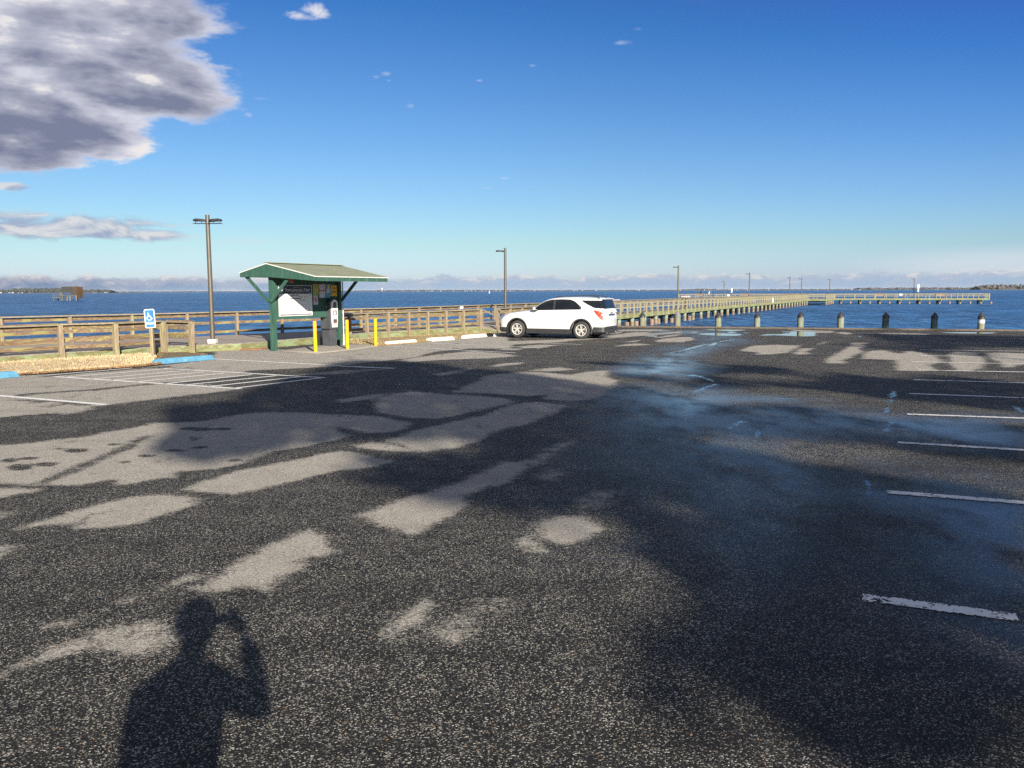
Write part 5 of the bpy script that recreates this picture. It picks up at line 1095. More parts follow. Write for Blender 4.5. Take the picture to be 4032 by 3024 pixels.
# black lower trim
for s in (1, -1):
    mb = MB(); mb.hexa([(.98, .80 * s, .20), (-.98, .80 * s, .20), (-.98, .935 * s, .20), (.98, .935 * s, .20), (.98, .86 * s, .40), (-.98, .86 * s, .40), (-.98, .928 * s, .40), (.98, .928 * s, .40)]); mb.build('sill_trim', MT['black'], car)
    for x in (WBH, -WBH):
        mb = MB(); rows = []
        for k in range(21):
            a = R(-18 + 216 * k / 20); ca, sa = math.cos(a), math.sin(a); w_ = .935 if x < 0 else .937
            wt = lambda r_: w_ if abs(x + r_ * ca) < 1.85 else w_ - .28 * (abs(x + r_ * ca) - 1.85)
            rows.append([Vector((x + r_ * ca, s * yy, TR + r_ * sa)) for r_, yy in ((.425, .70), (.425, wt(.425)), (.478, wt(.478)), (.482, wt(.478) - .05))])
        mb.grid(rows); smooth_by_angle(mb.build('arch_trim', MT['black'], car), 40)
        mb = MB(); rows = [[Vector((x + .432 * math.cos(R(a)), s * y, max(.2, TR + .432 * math.sin(R(a))))) for y in (.5, .93)] for a in range(-20, 201, 11)]; mb.grid(rows)
        n = len(rows); mb.add([r_[0] for r_ in rows], [tuple(range(n))]); mb.build('arch_liner', MT['black'], car)
def bumper(x0, x1, lip, name):
    mb = MB(); st = [(x, w) for x, _, _, w in resst(ST, 3)]; st = [(x, w) for x, w in st if min(x0, x1) - .01 <= x <= max(x0, x1) + .01]
    rows = []
    for x, w in st: rows.append([Vector((x, w * fy + (.012 if fy > 0 else -.012 if fy < 0 else 0), z)) for fy, z in ((-.80, .22), (-1.0, .30), (-1.0, lip), (-.9, lip + .01))]); rows[-1] += [Vector((q.x, -q.y, q.z)) for q in rows[-1][::-1]]
    mb.grid(rows); e = rows[0] if abs(st[0][0]) > abs(st[-1][0]) else rows[-1]; dx_ = .02 * (1 if x0 > 0 else -1)
    mb.add([q + Vector((dx_, 0, 0)) for q in e], [tuple(range(8))]); mb.build(name, MT['black'], car)
bumper(2.35, 1.885, .43, 'front_lower_bumper'); bumper(-2.385, -1.885, .50, 'rear_lower_bumper')
mb = MB(); mb.box((-2.405, 0, .47), .05, 1.40, .10); mb.build('bumper_step', MT['black'], car, bevel=.01)
for s in (1, -1):
    mb = MB(); mb.cyl((-2.2, .55 * s, .27), (-2.43, .57 * s, .26), .045, n=12); mb.build('exhaust_pipe', MT['chrome'], car)
# lights
def bodyy(x, z):
    st = resst(ST, 4)
    for a, b_ in zip(st[:-1], st[1:]):
        if b_[0] <= x <= a[0]:
            f = (x - a[0]) / (b_[0] - a[0]); z0, z1, w = [a[i] + (b_[i] - a[i]) * f for i in (1, 2, 3)]
            g = min(max((z - z0) / (z1 - z0), 0), 1)
            for (ya_, fa), (yb, fb_) in zip(SEC[1:-1], SEC[2:]):
                if fa <= g <= fb_: return w * (ya_ + (yb - ya_) * (g - fa) / (fb_ - fa))
    return .6
def lens(name, poly, mat, off=.012):
    """quad patch given bottom and top edges as (x, z) lists, laid on the body side"""
    for s in (1, -1):
        mb = MB(); rows = [[Vector((xa + (xb - xa) * k / 4, s * (bodyy(xa + (xb - xa) * k / 4, za + (zb_ - za) * k / 4) + off), za + (zb_ - za) * k / 4)) for k in range(5)] for (xa, za), (xb, zb_) in poly]
        mb.grid(rows); smooth_by_angle(mb.build(name, mat, car), 60)
lens('headlight', [((2.335, .70), (2.30, .78)), ((2.24, .74), (2.20, .87)), ((2.12, .82), (2.10, .94)), ((2.00, .90), (1.98, .965))], MT['headlight']); lens('indicator', [((2.00, .905), (1.98, .97)), ((1.93, .94), (1.92, .985)), ((1.84, .985), (1.83, 1.005))], MT['orange'])
lens('tail_light', [((-1.95, 1.14), (-1.93, 1.19)), ((-2.06, 1.01), (-2.03, 1.20)), ((-2.18, .88), (-2.15, 1.19)), ((-2.28, .80), (-2.265, 1.15)), ((-2.33, .80), (-2.315, 1.08))], MT['taillight'], .016)
lens('tail_light_patch', [((-2.13, 1.06), (-2.13, 1.12)), ((-2.22, 1.04), (-2.22, 1.13))], MT['orange'], .021)
lens('tail_light_patch', [((-2.20, .90), (-2.20, .97)), ((-2.27, .88), (-2.27, .96))], MT['orange'], .021)
mb = MB(); mb.box((2.365, 0, .72), .03, 1.0, .09); mb.box((2.375, 0, .55), .03, .9, .16); mb.build('grille', MT['black'], car, bevel=.01)
mb = MB(); mb.box((2.385, 0, .655), .02, 1.0, .03); mb.build('grille_bar', MT['chrome'], car)
lens('fog_lamp', [((2.33, .46), (2.32, .58)), ((2.22, .44), (2.24, .60))], MT['black'])
# tailgate
mb = MB(); mb.box((-2.41, 0, .985), .03, .75, .07); mb.build('tailgate_bar', MT['chrome'], car, bevel=.008)
mb = MB(); mb.prism([(-2.425, y, 1.08 + z) for y, z in ((-.10, -.018), (-.035, -.018), (-.03, -.033), (.03, -.033), (.035, -.018), (.10, -.018), (.10, .018), (.035, .018), (.03, .033), (-.03, .033), (-.035, .018), (-.10, .018))], (-.012, 0, 0)); mb.build('emblem', MT['gold'], car)
mb = MB(); mb.box((-2.415, 0, .84), .012, .31, .16); mb.build('licence_plate', MT['signwhite'], car)
mb = MB(); mb.box((-2.41, 0, .735), .012, 1.3, .008); mb.box((-2.36, .0, 1.19), .012, 1.2, .008); mb.build('tailgate_seam', MT['inkgrey'], car)
# doors: seams and handles, mirrors
for s in (1, -1):
    mb = MB()
    for xt, xb in ((.72, .80), (-.22, -.20), (-1.34, -1.02)):
        pts = [(xt + (xb - xt) * k / 8, 1.17 - (1.17 - .42) * k / 8) for k in range(9)]
        for a, b_ in zip(pts[:-1], pts[1:]):
            mb.add([(a[0] - .004, s * (bodyy(a[0], a[1]) + .003), a[1]), (a[0] + .004, s * (bodyy(a[0], a[1]) + .003), a[1]), (b_[0] + .004, s * (bodyy(b_[0], b_[1]) + .003), b_[1]), (b_[0] - .004, s * (bodyy(b_[0], b_[1]) + .003), b_[1])], [(0, 1, 2, 3)])
    mb.build('door_seam', MT['inkgrey'], car)
    for x in (.0, -1.0):
        mb = MB(); y = bodyy(x, 1.03); mb.box((x, s * (y + .022), 1.03), .20, .022, .03); mb.build('door_handle', MT['carpaint'], car, bevel=.008)
        mb = MB(); mb.box((x + .02, s * (y + .004), 1.022), .15, .008, .05); mb.build('handle_recess', MT['inkgrey'], car)
    mb = MB(); mb.hexa([(.60, s * .90, 1.16), (.50, s * .90, 1.16), (.52, s * 1.10, 1.17), (.62, s * 1.10, 1.17), (.64, s * .92, 1.28), (.52, s * .92, 1.29), (.54, s * 1.09, 1.29), (.63, s * 1.09, 1.28)]); mi = mb.build('wing_mirror', MT['carpaint'], car, bevel=.02)
    mb = MB(); mb.box((.56, s * .94, 1.145), .09, .18, .03); mb.build('mirror_arm', MT['black'], mi)
    mb = MB(); mb.add([(.505, s * .93, 1.18), (.52, s * 1.08, 1.185), (.528, s * 1.07, 1.275), (.512, s * .94, 1.275)], [(0, 1, 2, 3)]); mb.build('mirror_glass', MT['chrome'], mi)
mb = MB(); mb.box((0, 0, .25), 4.1, 1.3, .14); mb.build('underbody', MT['black'], car)
def wheel(x, s):
    yo = .915 * s; mb = MB(); n = 40; prof = [(.235, -.0), (.235, -.005), (.262, .012), (.32, .012), (.352, -.01), (.362, -.045), (.362, -.17), (.352, -.205), (.30, -.215)]
    rows = [[Vector((x + r_ * math.cos(2 * PI * k / n), yo + s * d_, TR + r_ * math.sin(2 * PI * k / n))) for k in range(n + 1)] for r_, d_ in prof]
    mb.grid(rows); w = mb.build('wheel', MT['tyre'], car); bmesh_merge(w); smooth_by_angle(w, 40)
    mb = MB(); pr2 = [(.238, -.02), (.238, .004), (.222, .008), (.212, -.004), (.208, -.05)]
    rows = [[Vector((x + r_ * math.cos(2 * PI * k / n), yo + s * d_, TR + r_ * math.sin(2 * PI * k / n))) for k in range(n + 1)] for r_, d_ in pr2]; mb.grid(rows)
    for k in range(5):
        for da in (-.20, .20):
            a = PI / 2 + 2 * PI * k / 5; p = Vector((x + .05 * math.cos(a + da * .6), yo - s * .016, TR + .05 * math.sin(a + da * .6))); q = Vector((x + .225 * math.cos(a + da), yo - s * .008, TR + .225 * math.sin(a + da)))
            mb.beam(p, q, .024, .032, up=(0, s, 0))
    mb.cyl((x, yo - s * .05, TR), (x, yo - s * .004, TR), .062, .055, n=20); smooth_by_angle(mb.build('rim', MT['alloy'], w), 35)
    mb = MB(); mb.cyl((x, yo - s * .10, TR), (x, yo - s * .065, TR), .225, n=30); mb.build('brake_disc', MT['meter'], w)
    mb = MB(); mb.cyl((x, yo - s * .005, TR), (x, yo + s * .002, TR), .022, n=12); mb.build('hub_cap', MT['gold'], w)
for x in (WBH, -WBH):
    for s in (1, -1): wheel(x, s)
# ------------------------------------------------------------------ people
def skin_mesh(name, nodes, edges, mat, parent, sub=2, root='pelvis'):
    """nodes: name -> (x, y, z, radius); grown with a Skin modifier into one continuous surface"""
    ks = list(nodes); me = bpy.data.meshes.new(name); me.from_pydata([nodes[k][:3] for k in ks], [(ks.index(a), ks.index(b_)) for a, b_ in edges], [])
    o = bpy.data.objects.new(name, me); COL.objects.link(o)
    o.modifiers.new('skin', 'SKIN').use_smooth_shade = True
    for i, k in enumerate(ks):
        r = nodes[k][3]; sv = me.skin_vertices[0].data[i]; sv.radius = (r if isinstance(r, tuple) else (r, r)); sv.use_root = (k == root) or (root not in ks and i == 0)
    md = o.modifiers.new('sub', 'SUBSURF'); md.levels = md.render_levels = sub
    bpy.context.view_layer.update()
    nm = bpy.data.meshes.new_from_object(o.evaluated_get(bpy.context.evaluated_depsgraph_get())); o.modifiers.clear(); o.data = nm
    nm.materials.clear(); nm.materials.append(mat); nm.polygons.foreach_set('use_smooth', [True] * len(nm.polygons)); nm.polygons.foreach_set('material_index', [0] * len(nm.polygons))
    o.parent = parent; return o
def chain(nodes, edges, pts, start=None):
    prev = start
    for i, (k, v) in enumerate(pts):
        nodes[k] = v
        if prev is not None: edges.append((prev, k))
        prev = k
def figure(name, label, loc, rz, coat, legs, arms, h=1.75, hood=None, group=None):
    """arms: {side: [elbow, wrist]}"""
    root = thing(name, label, 'person', loc, rz, group); s = h / 1.75
    P = lambda x, y, z, r: (x * s, y * s, z * s, tuple(q * s for q in r) if isinstance(r, tuple) else r * s)
    nd_, ed = {}, []
    chain(nd_, ed, [('pelvis', P(0, 0, .93, (.16, .12))), ('waist', P(0, 0, 1.08, (.15, .11))), ('chest', P(0, 0, 1.30, (.17, .12))), ('neck0', P(0, .0, 1.46, .07)), ('neck1', P(0, .01, 1.53, .055)), ('head0', P(0, .03, 1.60, (.07, .085))), ('head1', P(0, .02, 1.68, (.075, .095))), ('head2', P(0, .01, 1.745, .05))])
    for sd, nm_ in ((-1, 'l'), (1, 'r')):
        chain(nd_, ed, [(nm_ + 'hip', P(.09 * sd, 0, .88, .095)), (nm_ + 'knee', P(.10 * sd, .02, .48, .06)), (nm_ + 'ankle', P(.11 * sd, -.01, .09, .042)), (nm_ + 'foot', P(.12 * sd, .06, .045, .042)), (nm_ + 'toe', P(.125 * sd, .15, .035, .03))], 'pelvis')
        el, wr = arms[sd]
        chain(nd_, ed, [(nm_ + 'sh', P(.18 * sd, 0, 1.40, .062)), (nm_ + 'elb', P(*el, .045)), (nm_ + 'wr', P(*wr, .032)), (nm_ + 'hand', P(wr[0] * .96, wr[1] + .07, wr[2] - (.05 if wr[2] < 1.2 else -.02), .036))], 'chest')
    skin_mesh('body', nd_, ed, legs, root)
    nd2, e2 = {}, []
    chain(nd2, e2, [('pelvis', P(0, 0, .80, (.20, .155))), ('waist', P(0, 0, 1.06, (.185, .145))), ('chest', P(0, 0, 1.30, (.205, .15))), ('neck0', P(0, 0, 1.44, .10)), ('collar', P(0, .01, 1.51, .075))])
    for sd, nm_ in ((-1, 'l'), (1, 'r')):
        el, wr = arms[sd]; chain(nd2, e2, [(nm_ + 'sh', P(.19 * sd, 0, 1.395, .082)), (nm_ + 'elb', P(*el, .062)), (nm_ + 'wr', P(*wr, .048))], 'chest')
    skin_mesh('coat', nd2, e2, coat, root)
    mb = MB(); bm_ = bmesh.new(); bmesh.ops.create_uvsphere(bm_, u_segments=16, v_segments=10, radius=1)
    for kind, mt_, c, rr in (('face', MT['skin'], (0, .045, 1.645), (.072, .075, .10)), ('hair', hood or MT['hair'], (0, -.005, 1.68), (.088, .102, .105))):
        b2 = bm_.copy()
        for v in b2.verts: v.co = Vector((c[0] + v.co.x * rr[0], c[1] + v.co.y * rr[1], c[2] + v.co.z * rr[2])) * s
        if kind == 'face':
            for v in b2.verts:
                if v.co.y / s > .10 and abs(v.co.x / s) < .02 and abs(v.co.z / s - 1.64) < .025: v.co.y += .02 * s
        if kind == 'hair':
            for v in b2.verts:
                if v.co.y / s > .045 and v.co.z / s < 1.70: v.co.y = .045 * s * .5
        me = bpy.data.meshes.new(kind); b2.to_mesh(me); b2.free(); me.materials.append(mt_); me.polygons.foreach_set('use_smooth', [True] * len(me.polygons))
        o = bpy.data.objects.new(kind, me); COL.objects.link(o); o.parent = root
    bm_.free(); return root
q = on_arm(2757, L0_, -RA, 1.3); figure('person', 'person in a black coat and hood standing on the pier\'s left arm', (q.x, q.y, DECK), R(60), MT['blackcoat'], MT['jeans'], {-1: [(-.30, .02, 1.14), (-.22, .18, 1.02)], 1: [(.30, .03, 1.14), (.20, .2, 1.05)]}, 1.80, MT['blackcoat'], 'people on the pier arm')
q = on_arm(2788, L0_, -RA, 1.1); figure('person', 'person in a white coat with a dark cap standing on the pier\'s left arm', (q.x, q.y, DECK), R(100), MT['whitecoat'], MT['tan'], {-1: [(-.27, .05, 1.13), (-.2, .2, 1.0)], 1: [(.27, .02, 1.13), (.24, .14, .95)]}, 1.74, MT['hair'], 'people on the pier arm')
q = on_arm(2795, L0_, -RA, .4); root = thing('fishing_rod', 'thin fishing rod leaning upright beside the person in white on the pier', 'rod', (q.x, q.y, DECK)); mb = MB(); mb.cyl((0, 0, 0), (.0, -.2, 2.2), .018, .008, n=6); mb.build('rod_blank', MT['paperw'], root); mb = MB(); mb.cyl((-.03, -.05, .6), (.03, -.05, .6), .035, n=10); mb.build('reel', MT['meter'], root)

# the photographer, just behind the lens, whose shadow falls on the asphalt
ph = thing('person', 'person in a dark jacket taking the photograph, whose long shadow lies on the asphalt', 'person', (-.16, -.24, 0))
nd_, ed = {}, []
chain(nd_, ed, [('pelvis', (0, 0, 1.0, (.17, .13))), ('waist', (0, 0, 1.16, (.15, .12))), ('chest', (.02, 0, 1.38, (.145, .12))), ('neck0', (.05, .01, 1.57, .075)), ('neck1', (.07, .02, 1.64, .06)), ('head0', (.08, .05, 1.71, (.075, .09))), ('head1', (.085, .04, 1.80, (.08, .10))), ('head2', (.085, .03, 1.875, .055))])
for sd, n_ in ((-1, 'l'), (1, 'r')):
    chain(nd_, ed, [(n_ + 'hip', (.1 * sd, 0, .94, .10)), (n_ + 'knee', (.12 * sd, .02, .51, .065)), (n_ + 'ankle', (.14 * sd, -.01, .10, .045)), (n_ + 'foot', (.15 * sd, .07, .05, .045)), (n_ + 'toe', (.16 * sd, .17, .035, .03))], 'pelvis')
ELB, WRI = (.40, .0, 1.40), (.30, .10, 1.69)
chain(nd_, ed, [('rsh', (.21, 0, 1.52, .07)), ('relb', (*ELB, .05)), ('rwri', (*WRI, .033))], 'chest')
chain(nd_, ed, [('lsh', (-.13, 0, 1.45, .065)), ('lelb', (-.16, .12, 1.20, .05)), ('lwri', (-.06, .20, 1.36, .034)), ('lhand', (.02, .21, 1.42, .038))], 'chest')
skin_mesh('body', nd_, ed, MT['jeans'], ph)
# right hand: palm and five fingers closing on the phone
hn, he = {}, []
chain(hn, he, [('pelvis', (*WRI, .030)), ('palm0', (.275, .135, 1.725, (.036, .018))), ('palm1', (.250, .158, 1.75, (.040, .016)))])
for i, (dx_, dz_) in enumerate(((.0, .030), (.004, .012), (.006, -.008), (.004, -.028))):
    b0 = (.240 + dx_, .165, 1.755 + dz_, .0095); chain(hn, he, [('f%da' % i, b0), ('f%db' % i, (.222 + dx_, .196 - .004 * i, 1.760 + dz_, .009)), ('f%dc' % i, (.196 + dx_, .206 - .004 * i, 1.760 + dz_, .0085)), ('f%dd' % i, (.178 + dx_, .198, 1.760 + dz_, .0075))], 'palm1')
chain(hn, he, [('t0', (.255, .140, 1.700, .012)), ('t1', (.225, .155, 1.695, .0105)), ('t2', (.200, .168, 1.705, .009))], 'palm0')
skin_mesh('hand', hn, he, MT['skin'], ph, sub=2)
n2, e2 = {}, []
chain(n2, e2, [('pelvis', (0, 0, .93, (.20, .16))), ('waist', (0, 0, 1.15, (.175, .145))), ('chest', (.02, 0, 1.38, (.165, .14))), ('neck0', (.04, 0, 1.55, .10)), ('collar', (.06, .01, 1.61, .08))])
chain(n2, e2, [('rsh', (.21, 0, 1.51, .085)), ('relb', (*ELB, .065)), ('rwri', (WRI[0] + .01, WRI[1] - .01, WRI[2] - .02, .048))], 'chest')
chain(n2, e2, [('lsh', (-.13, 0, 1.44, .075)), ('lelb', (-.16, .12, 1.20, .062)), ('lwri', (-.08, .19, 1.35, .05))], 'chest')
skin_mesh('jacket', n2, e2, MT['blackcoat'], ph)
for nm_, mt_, c, rr in (('face', MT['skin'], (.085, .065, 1.765), (.075, .08, .105)), ('hair', MT['hair'], (.085, .0, 1.80), (.112, .118, .128))):
    bm_ = bmesh.new(); bmesh.ops.create_uvsphere(bm_, u_segments=18, v_segments=12, radius=1)
    for v in bm_.verts:
        u_ = v.co.copy(); v.co = Vector((c[0] + u_.x * rr[0], c[1] + u_.y * rr[1], c[2] + u_.z * rr[2]))
        if nm_ == 'face' and u_.y > .85 and abs(u_.x) < .3 and -.3 < u_.z < .15: v.co.y += .018
        if nm_ == 'hair' and u_.y > .3 and u_.z < .25: v.co.y = c[1] + .02
    me = bpy.data.meshes.new(nm_); bm_.to_mesh(me); bm_.free(); me.materials.append(mt_); me.polygons.foreach_set('use_smooth', [True] * len(me.polygons)); o = bpy.data.objects.new(nm_, me); COL.objects.link(o); o.parent = ph
pn = thing('phone', 'dark phone held up at eye height by the person taking the photograph', 'phone', (-.03, -.022, 1.718))
mb = MB(); mb.box((.0, 0, .0), .138, .0075, .067); mb.build('phone_body', MT['black'], pn, bevel=.003)
mb = MB(); mb.box((0, -.0042, 0), .11, .0006, .058); mb.build('phone_screen', MT['glass'], pn)

# ------------------------------------------------------------------ duck blind out in the water
D0 = 2.71 * FPX / (1184 - 1150.6); px = D0 / FPX
db = thing('duck_blind', 'dark duck blind on stilts in the water with brown reeds at its right end', 'duck blind', ((272 - 2016) * px, D0, WATER))
def B(X, Y, dy=0.): return Vector(((X - 272) * px, dy, (1150.6 - Y) * px + H - WATER))
def bx(name, X0, X1, Y0, Y1, dy, dep, mat, par=db):
    mb = MB(); a, b_ = B(X0, Y1), B(X1, Y0); mb.hexa([(a.x, dy, a.z), (b_.x, dy, a.z), (b_.x, dy + dep, a.z), (a.x, dy + dep, a.z), (a.x, dy, b_.z), (b_.x, dy, b_.z), (b_.x, dy + dep, b_.z), (a.x, dy + dep, b_.z)]); return mb.build(name, mat, par)
bx('cabin', 254.5, 303, 1129.5, 1152, 0, 3.2, MT['blindwall']); bx('roof_edge', 253.5, 306, 1128.5, 1130, -.1, 3.4, MT['greywood'])
bx('lower_wall', 290, 304, 1151, 1161, -.05, 3.0, MT['blindwall'])
bx('deck', 251, 311, 1162, 1164.3, -.6, 3.9, MT['greywood']); bx('lower_deck', 223, 256, 1169, 1173.5, -.9, 2.0, MT['greywood']); bx('side_rail', 222, 253, 1160.5, 1162.5, -.5, .15, MT['greywood']); bx('side_rail', 230, 252, 1156.5, 1158.5, 1.5, .12, MT['greywood']); bx('brace_rail', 256, 312, 1171, 1172.2, -.4, .12, MT['greywood']); bx('ladder', 253, 262, 1153, 1160, -.5, .1, MT['greywood'])
for X, yt, dy in ((224.5, 1160, -.4), (254.5, 1150, -.4), (260.5, 1163, -.5), (277.5, 1163, -.4), (288.5, 1163, -.3), (313.5, 1163, -.4), (226, 1168, 2.), (256, 1160, 2.4), (300, 1162, 2.4)):
    a, b_ = B(X, 1190), B(X, yt); mb = MB(); mb.cyl((a.x, dy, -1), (a.x, dy, b_.z), .17, n=8); mb.build('stilt', MT['piledark'] if X > 270 else MT['greywood'], db)
mb = MB()
for k in range(1100):
    X = random.uniform(300, 318); Y = 1129 + abs(random.gauss(0, 1)) * 1.2 + random.uniform(0, 36); 
    if X < 300 + (Y - 1129) * .26: continue
    a = B(X, Y, random.uniform(-.5, 3.6)); h = random.uniform(.5, 1.3); s = Vector((random.uniform(-.12, .12), random.uniform(-.1, .1), -h)); mb.add([a + Vector((-.07, 0, 0)), a + Vector((.07, 0, 0)), a + s], [(0, 1, 2)])
mb.build('reed_screen', MT['brush'], db, recalc=False)
bx('end_wall', 305, 316, 1131, 1164, .1, 3.2, MT['brush'])

# ------------------------------------------------------------------ far shores
def crowns(name, segs, D, mat, label, rscale=1., depth=60., seed=1, hjit=.35):
    """a far wood: many lumpy crowns standing on the shore; segs = list of (X0, X1, treetop Y at X0, at X1)"""
    rnd = random.Random(seed); bm_ = bmesh.new(); base = bmesh.new(); bmesh.ops.create_icosphere(base, subdivisions=2, radius=1); bv = [v.co.copy() for v in base.verts]; bf = [[v.index for v in f.verts] for f in base.faces]; base.free()
    mb = MB(); pxd = D / FPX
    for X0, X1, y0, y1 in segs:
        W_ = abs(X1 - X0) * pxd; hz = lambda X: 1151.1 - .0033 * X
        n = int(W_ / (2.6 * rscale))
        for k in range(n):
            f = rnd.random(); X = X0 + (X1 - X0) * f; top_ = (hz(X) - (y0 + (y1 - y0) * f)) * pxd + H - WATER
            h = max(2., top_ * (1 - hjit * rnd.random() ** 2)); dd = rnd.uniform(0, depth); x = (X - 2016) / FPX * (D + dd)
            rx, rz = rnd.uniform(3.2, 5.5) * rscale, h * rnd.uniform(.42, .55)
            ph_ = [rnd.uniform(0, 6) for _ in range(4)]
            vs = [Vector((x + q.x * rx * (1 + .22 * math.sin(5 * q.z + ph_[0]) + .12 * math.sin(9 * q.x + ph_[3])), D + dd + q.y * rx, WATER + h - rz + q.z * rz * (1 + .16 * math.sin(6 * q.x + ph_[1]) + .1 * math.sin(8 * q.y + ph_[2])))) for q in bv]
            for v in vs: v.z = max(v.z, WATER - .5)
            mb.add(vs, bf)
        nr = max(8, int(W_ / (3. * rscale))); front, crest, back = [], [], []          # the wood's own bulk behind the foremost crowns
        for k in range(nr + 1):
            f = k / nr; X = X0 + (X1 - X0) * f; top_ = (hz(X) - (y0 + (y1 - y0) * f)) * pxd + H - WATER; x = (X - 2016) / FPX * D
            hh = top_ * rnd.uniform(.62, .92); front.append(Vector((x, D + 2, WATER))); crest.append(Vector((x, D + depth * .5, WATER + hh))); back.append(Vector((x, D + depth, WATER)))
        mb.grid([front, [(a + b_ * 3) / 4 + ZZ * rnd.uniform(0, .12) * b_.z for a, b_ in zip(front, crest)], crest, back])
    o = mb.build(name, mat, recalc=False); return tag(o, label, None, None, 'stuff')
crowns('far_wood', [(-260, 60, 1140, 1139), (60, 250, 1134, 1132), (250, 330, 1133, 1138), (330, 365, 1139, 1142), (365, 432, 1137, 1140)], 2600, MT['farpine'], 'dark pines on the far left shore', 1.05, 80, 3)
crowns('far_shore_wood', [(430, 700, 1147, 1147), (700, 1130, 1146.3, 1145.6), (1130, 1480, 1144.5, 1143)], 6200, MT['farwood'], 'thin dark far shore line', 4.5, 300, 4)
crowns('far_shore_wood', [(1480, 1700, 1141.6, 1140.6), (1700, 2150, 1140.6, 1141.5), (2150, 2700, 1141.2, 1140.0), (2690, 2735, 1139, 1136.5), (2735, 2830, 1136.2, 1136.4), (2830, 2840, 1137, 1139), (2840, 3400, 1138.6, 1136.6), (3400, 3860, 1131.6, 1130.6), (3860, 4150, 1130, 1130)], 5200, MT['farwood'], 'low winter woods along the far shore', 3.6, 260, 5)
crowns('near_island_wood', [(3858, 3900, 1121, 1120), (3900, 4100, 1119.4, 1118.6), (4100, 4400, 1119, 1120)], 3000, MT['farwood'], 'bare brown wood on the point at the right', 1.2, 90, 6)
mb = MB()
for X0, X1, D, dep in ((-300, 436, 2590, 220), (420, 1490, 6100, 500), (1470, 4200, 5100, 480), (3852, 4420, 2960, 240)):
    a, b_ = (X0 - 2016) / FPX * D, (X1 - 2016) / FPX * D
    mb.hexa([(a, D, WATER - .5), (b_, D, WATER - .5), (b_, D + dep, WATER - .5), (a, D + dep, WATER - .5), (a, D + 8, WATER + .6), (b_, D + 8, WATER + .6), (b_, D + dep, WATER + 1.2), (a, D + dep, WATER + 1.2)])
tag(mb.build('far_land', M('far_ground', (.16, .13, .10), (.11, .095, .075), .95, scale=.01)), kind='structure')
mb = MB(); mb.box((0, 0, 2.2), 11, 8, 4.4); hm = [mb.build('far_house', MT['farhouse'])]
mb2 = MB(); mb2.hexa([(-5.8, -4.4, 4.405), (5.8, -4.4, 4.405), (5.8, 4.4, 4.405), (-5.8, 4.4, 4.405), (-5.8, -.1, 7.2), (5.8, -.1, 7.2), (5.8, .1, 7.2), (-5.8, .1, 7.2)])
me = hm[0].data; o2 = mb2.build('roof', M('far_roof', (.20, .19, .19), (.28, .26, .25), .9, scale=.2)); o2.parent = hm[0]
proto = hm[0]; first = True
HOUSES = [(X, 2575, s, 'white house on the far left shore among dark pines', 'houses on the far left shore') for X, s in ((8, .75), (22, .9), (55, .8), (68, .9), (90, .55), (105, .6), (135, .4), (384, .45), (393, .4), (428, .6), (436, .5))] + \
 [(X, 6000, s, 'tiny white speck of a house on the thin far shore left of the kiosk', 'houses on the thin far shore') for X, s in ((468, 1.), (485, 1.), (512, .8))] + \
 [(X, 5050, s, 'tiny white house on the hazy far shore between the kiosk and the right point', 'houses on the hazy far shore') for X, s in ((1486, .7), (1594, .7), (1629, .8), (1651, 1.2), (1681, .8), (1694, .9), (1705, 1.2), (1738, 1.2), (1789, .9), (1833, 1.1), (1842, .9), (1860, .8), (1874, .9), (1899, .9), (1915, .8), (1955, .9), (1971, 1.), (1998, .9), (2010, 1.1), (2022, .8), (2061, .7), (2106, 1.2), (2210, .6), (2260, 1.3), (2272, .9), (2293, .9), (2345, 1.2), (2455, .8), (2515, 1.), (2545, .9), (2676, .9), (2769, 1.3), (2896, 1.), (2938, 1.1), (3020, 1.), (3180, .8), (3212, .9), (3252, .8), (3345, 1.2), (3377, 1.2), (3672, .9), (3680, .8), (3826, 1.2))]
for X, D, s, lab, grp in HOUSES:
    c = proto if first else copy_tree(proto); first = False
    c.location = ((X - 2016) / FPX * D, D - 6, WATER + .3); c.scale = (s * .5,) * 3; c.rotation_euler = (0, 0, random.uniform(-.5, .5)); tag(c, lab, 'house', grp)
wt_ = thing('water_tower', 'small white water tower rising above the far shore right of the kiosk roof', 'water tower', ((1509 - 2016) / FPX * 5150, 5150, WATER))
mb = MB(); mb.cyl((0, 0, 0), (0, 0, 15), 1.6, 1.2, n=10); mb.build('tower_stem', MT['white'], wt_); bm_ = bmesh.new(); bmesh.ops.create_uvsphere(bm_, u_segments=14, v_segments=8, radius=1)
for v in bm_.verts: v.co = Vector((v.co.x * 5.5, v.co.y * 5.5, 18 + v.co.z * 4.2))
me = bpy.data.meshes.new('tank'); bm_.to_mesh(me); bm_.free(); me.materials.append(MT['white']); o = bpy.data.objects.new('tank', me); COL.objects.link(o); o.parent = wt_
sb = thing('buoy', 'tiny white marker buoy far out on the water left of the lamp by the car', 'buoy', ((1928 - 2016) / FPX * 900, 900, WATER)); mb = MB(); mb.cyl((0, 0, -.4), (0, 0, .5), .8, .7, n=10); mb.build('float', MT['white'], sb); mb = MB(); mb.cyl((0, 0, .5), (0, 0, 3.0), .45, .2, n=8); mb.build('marker_cone', MT['white'], sb)
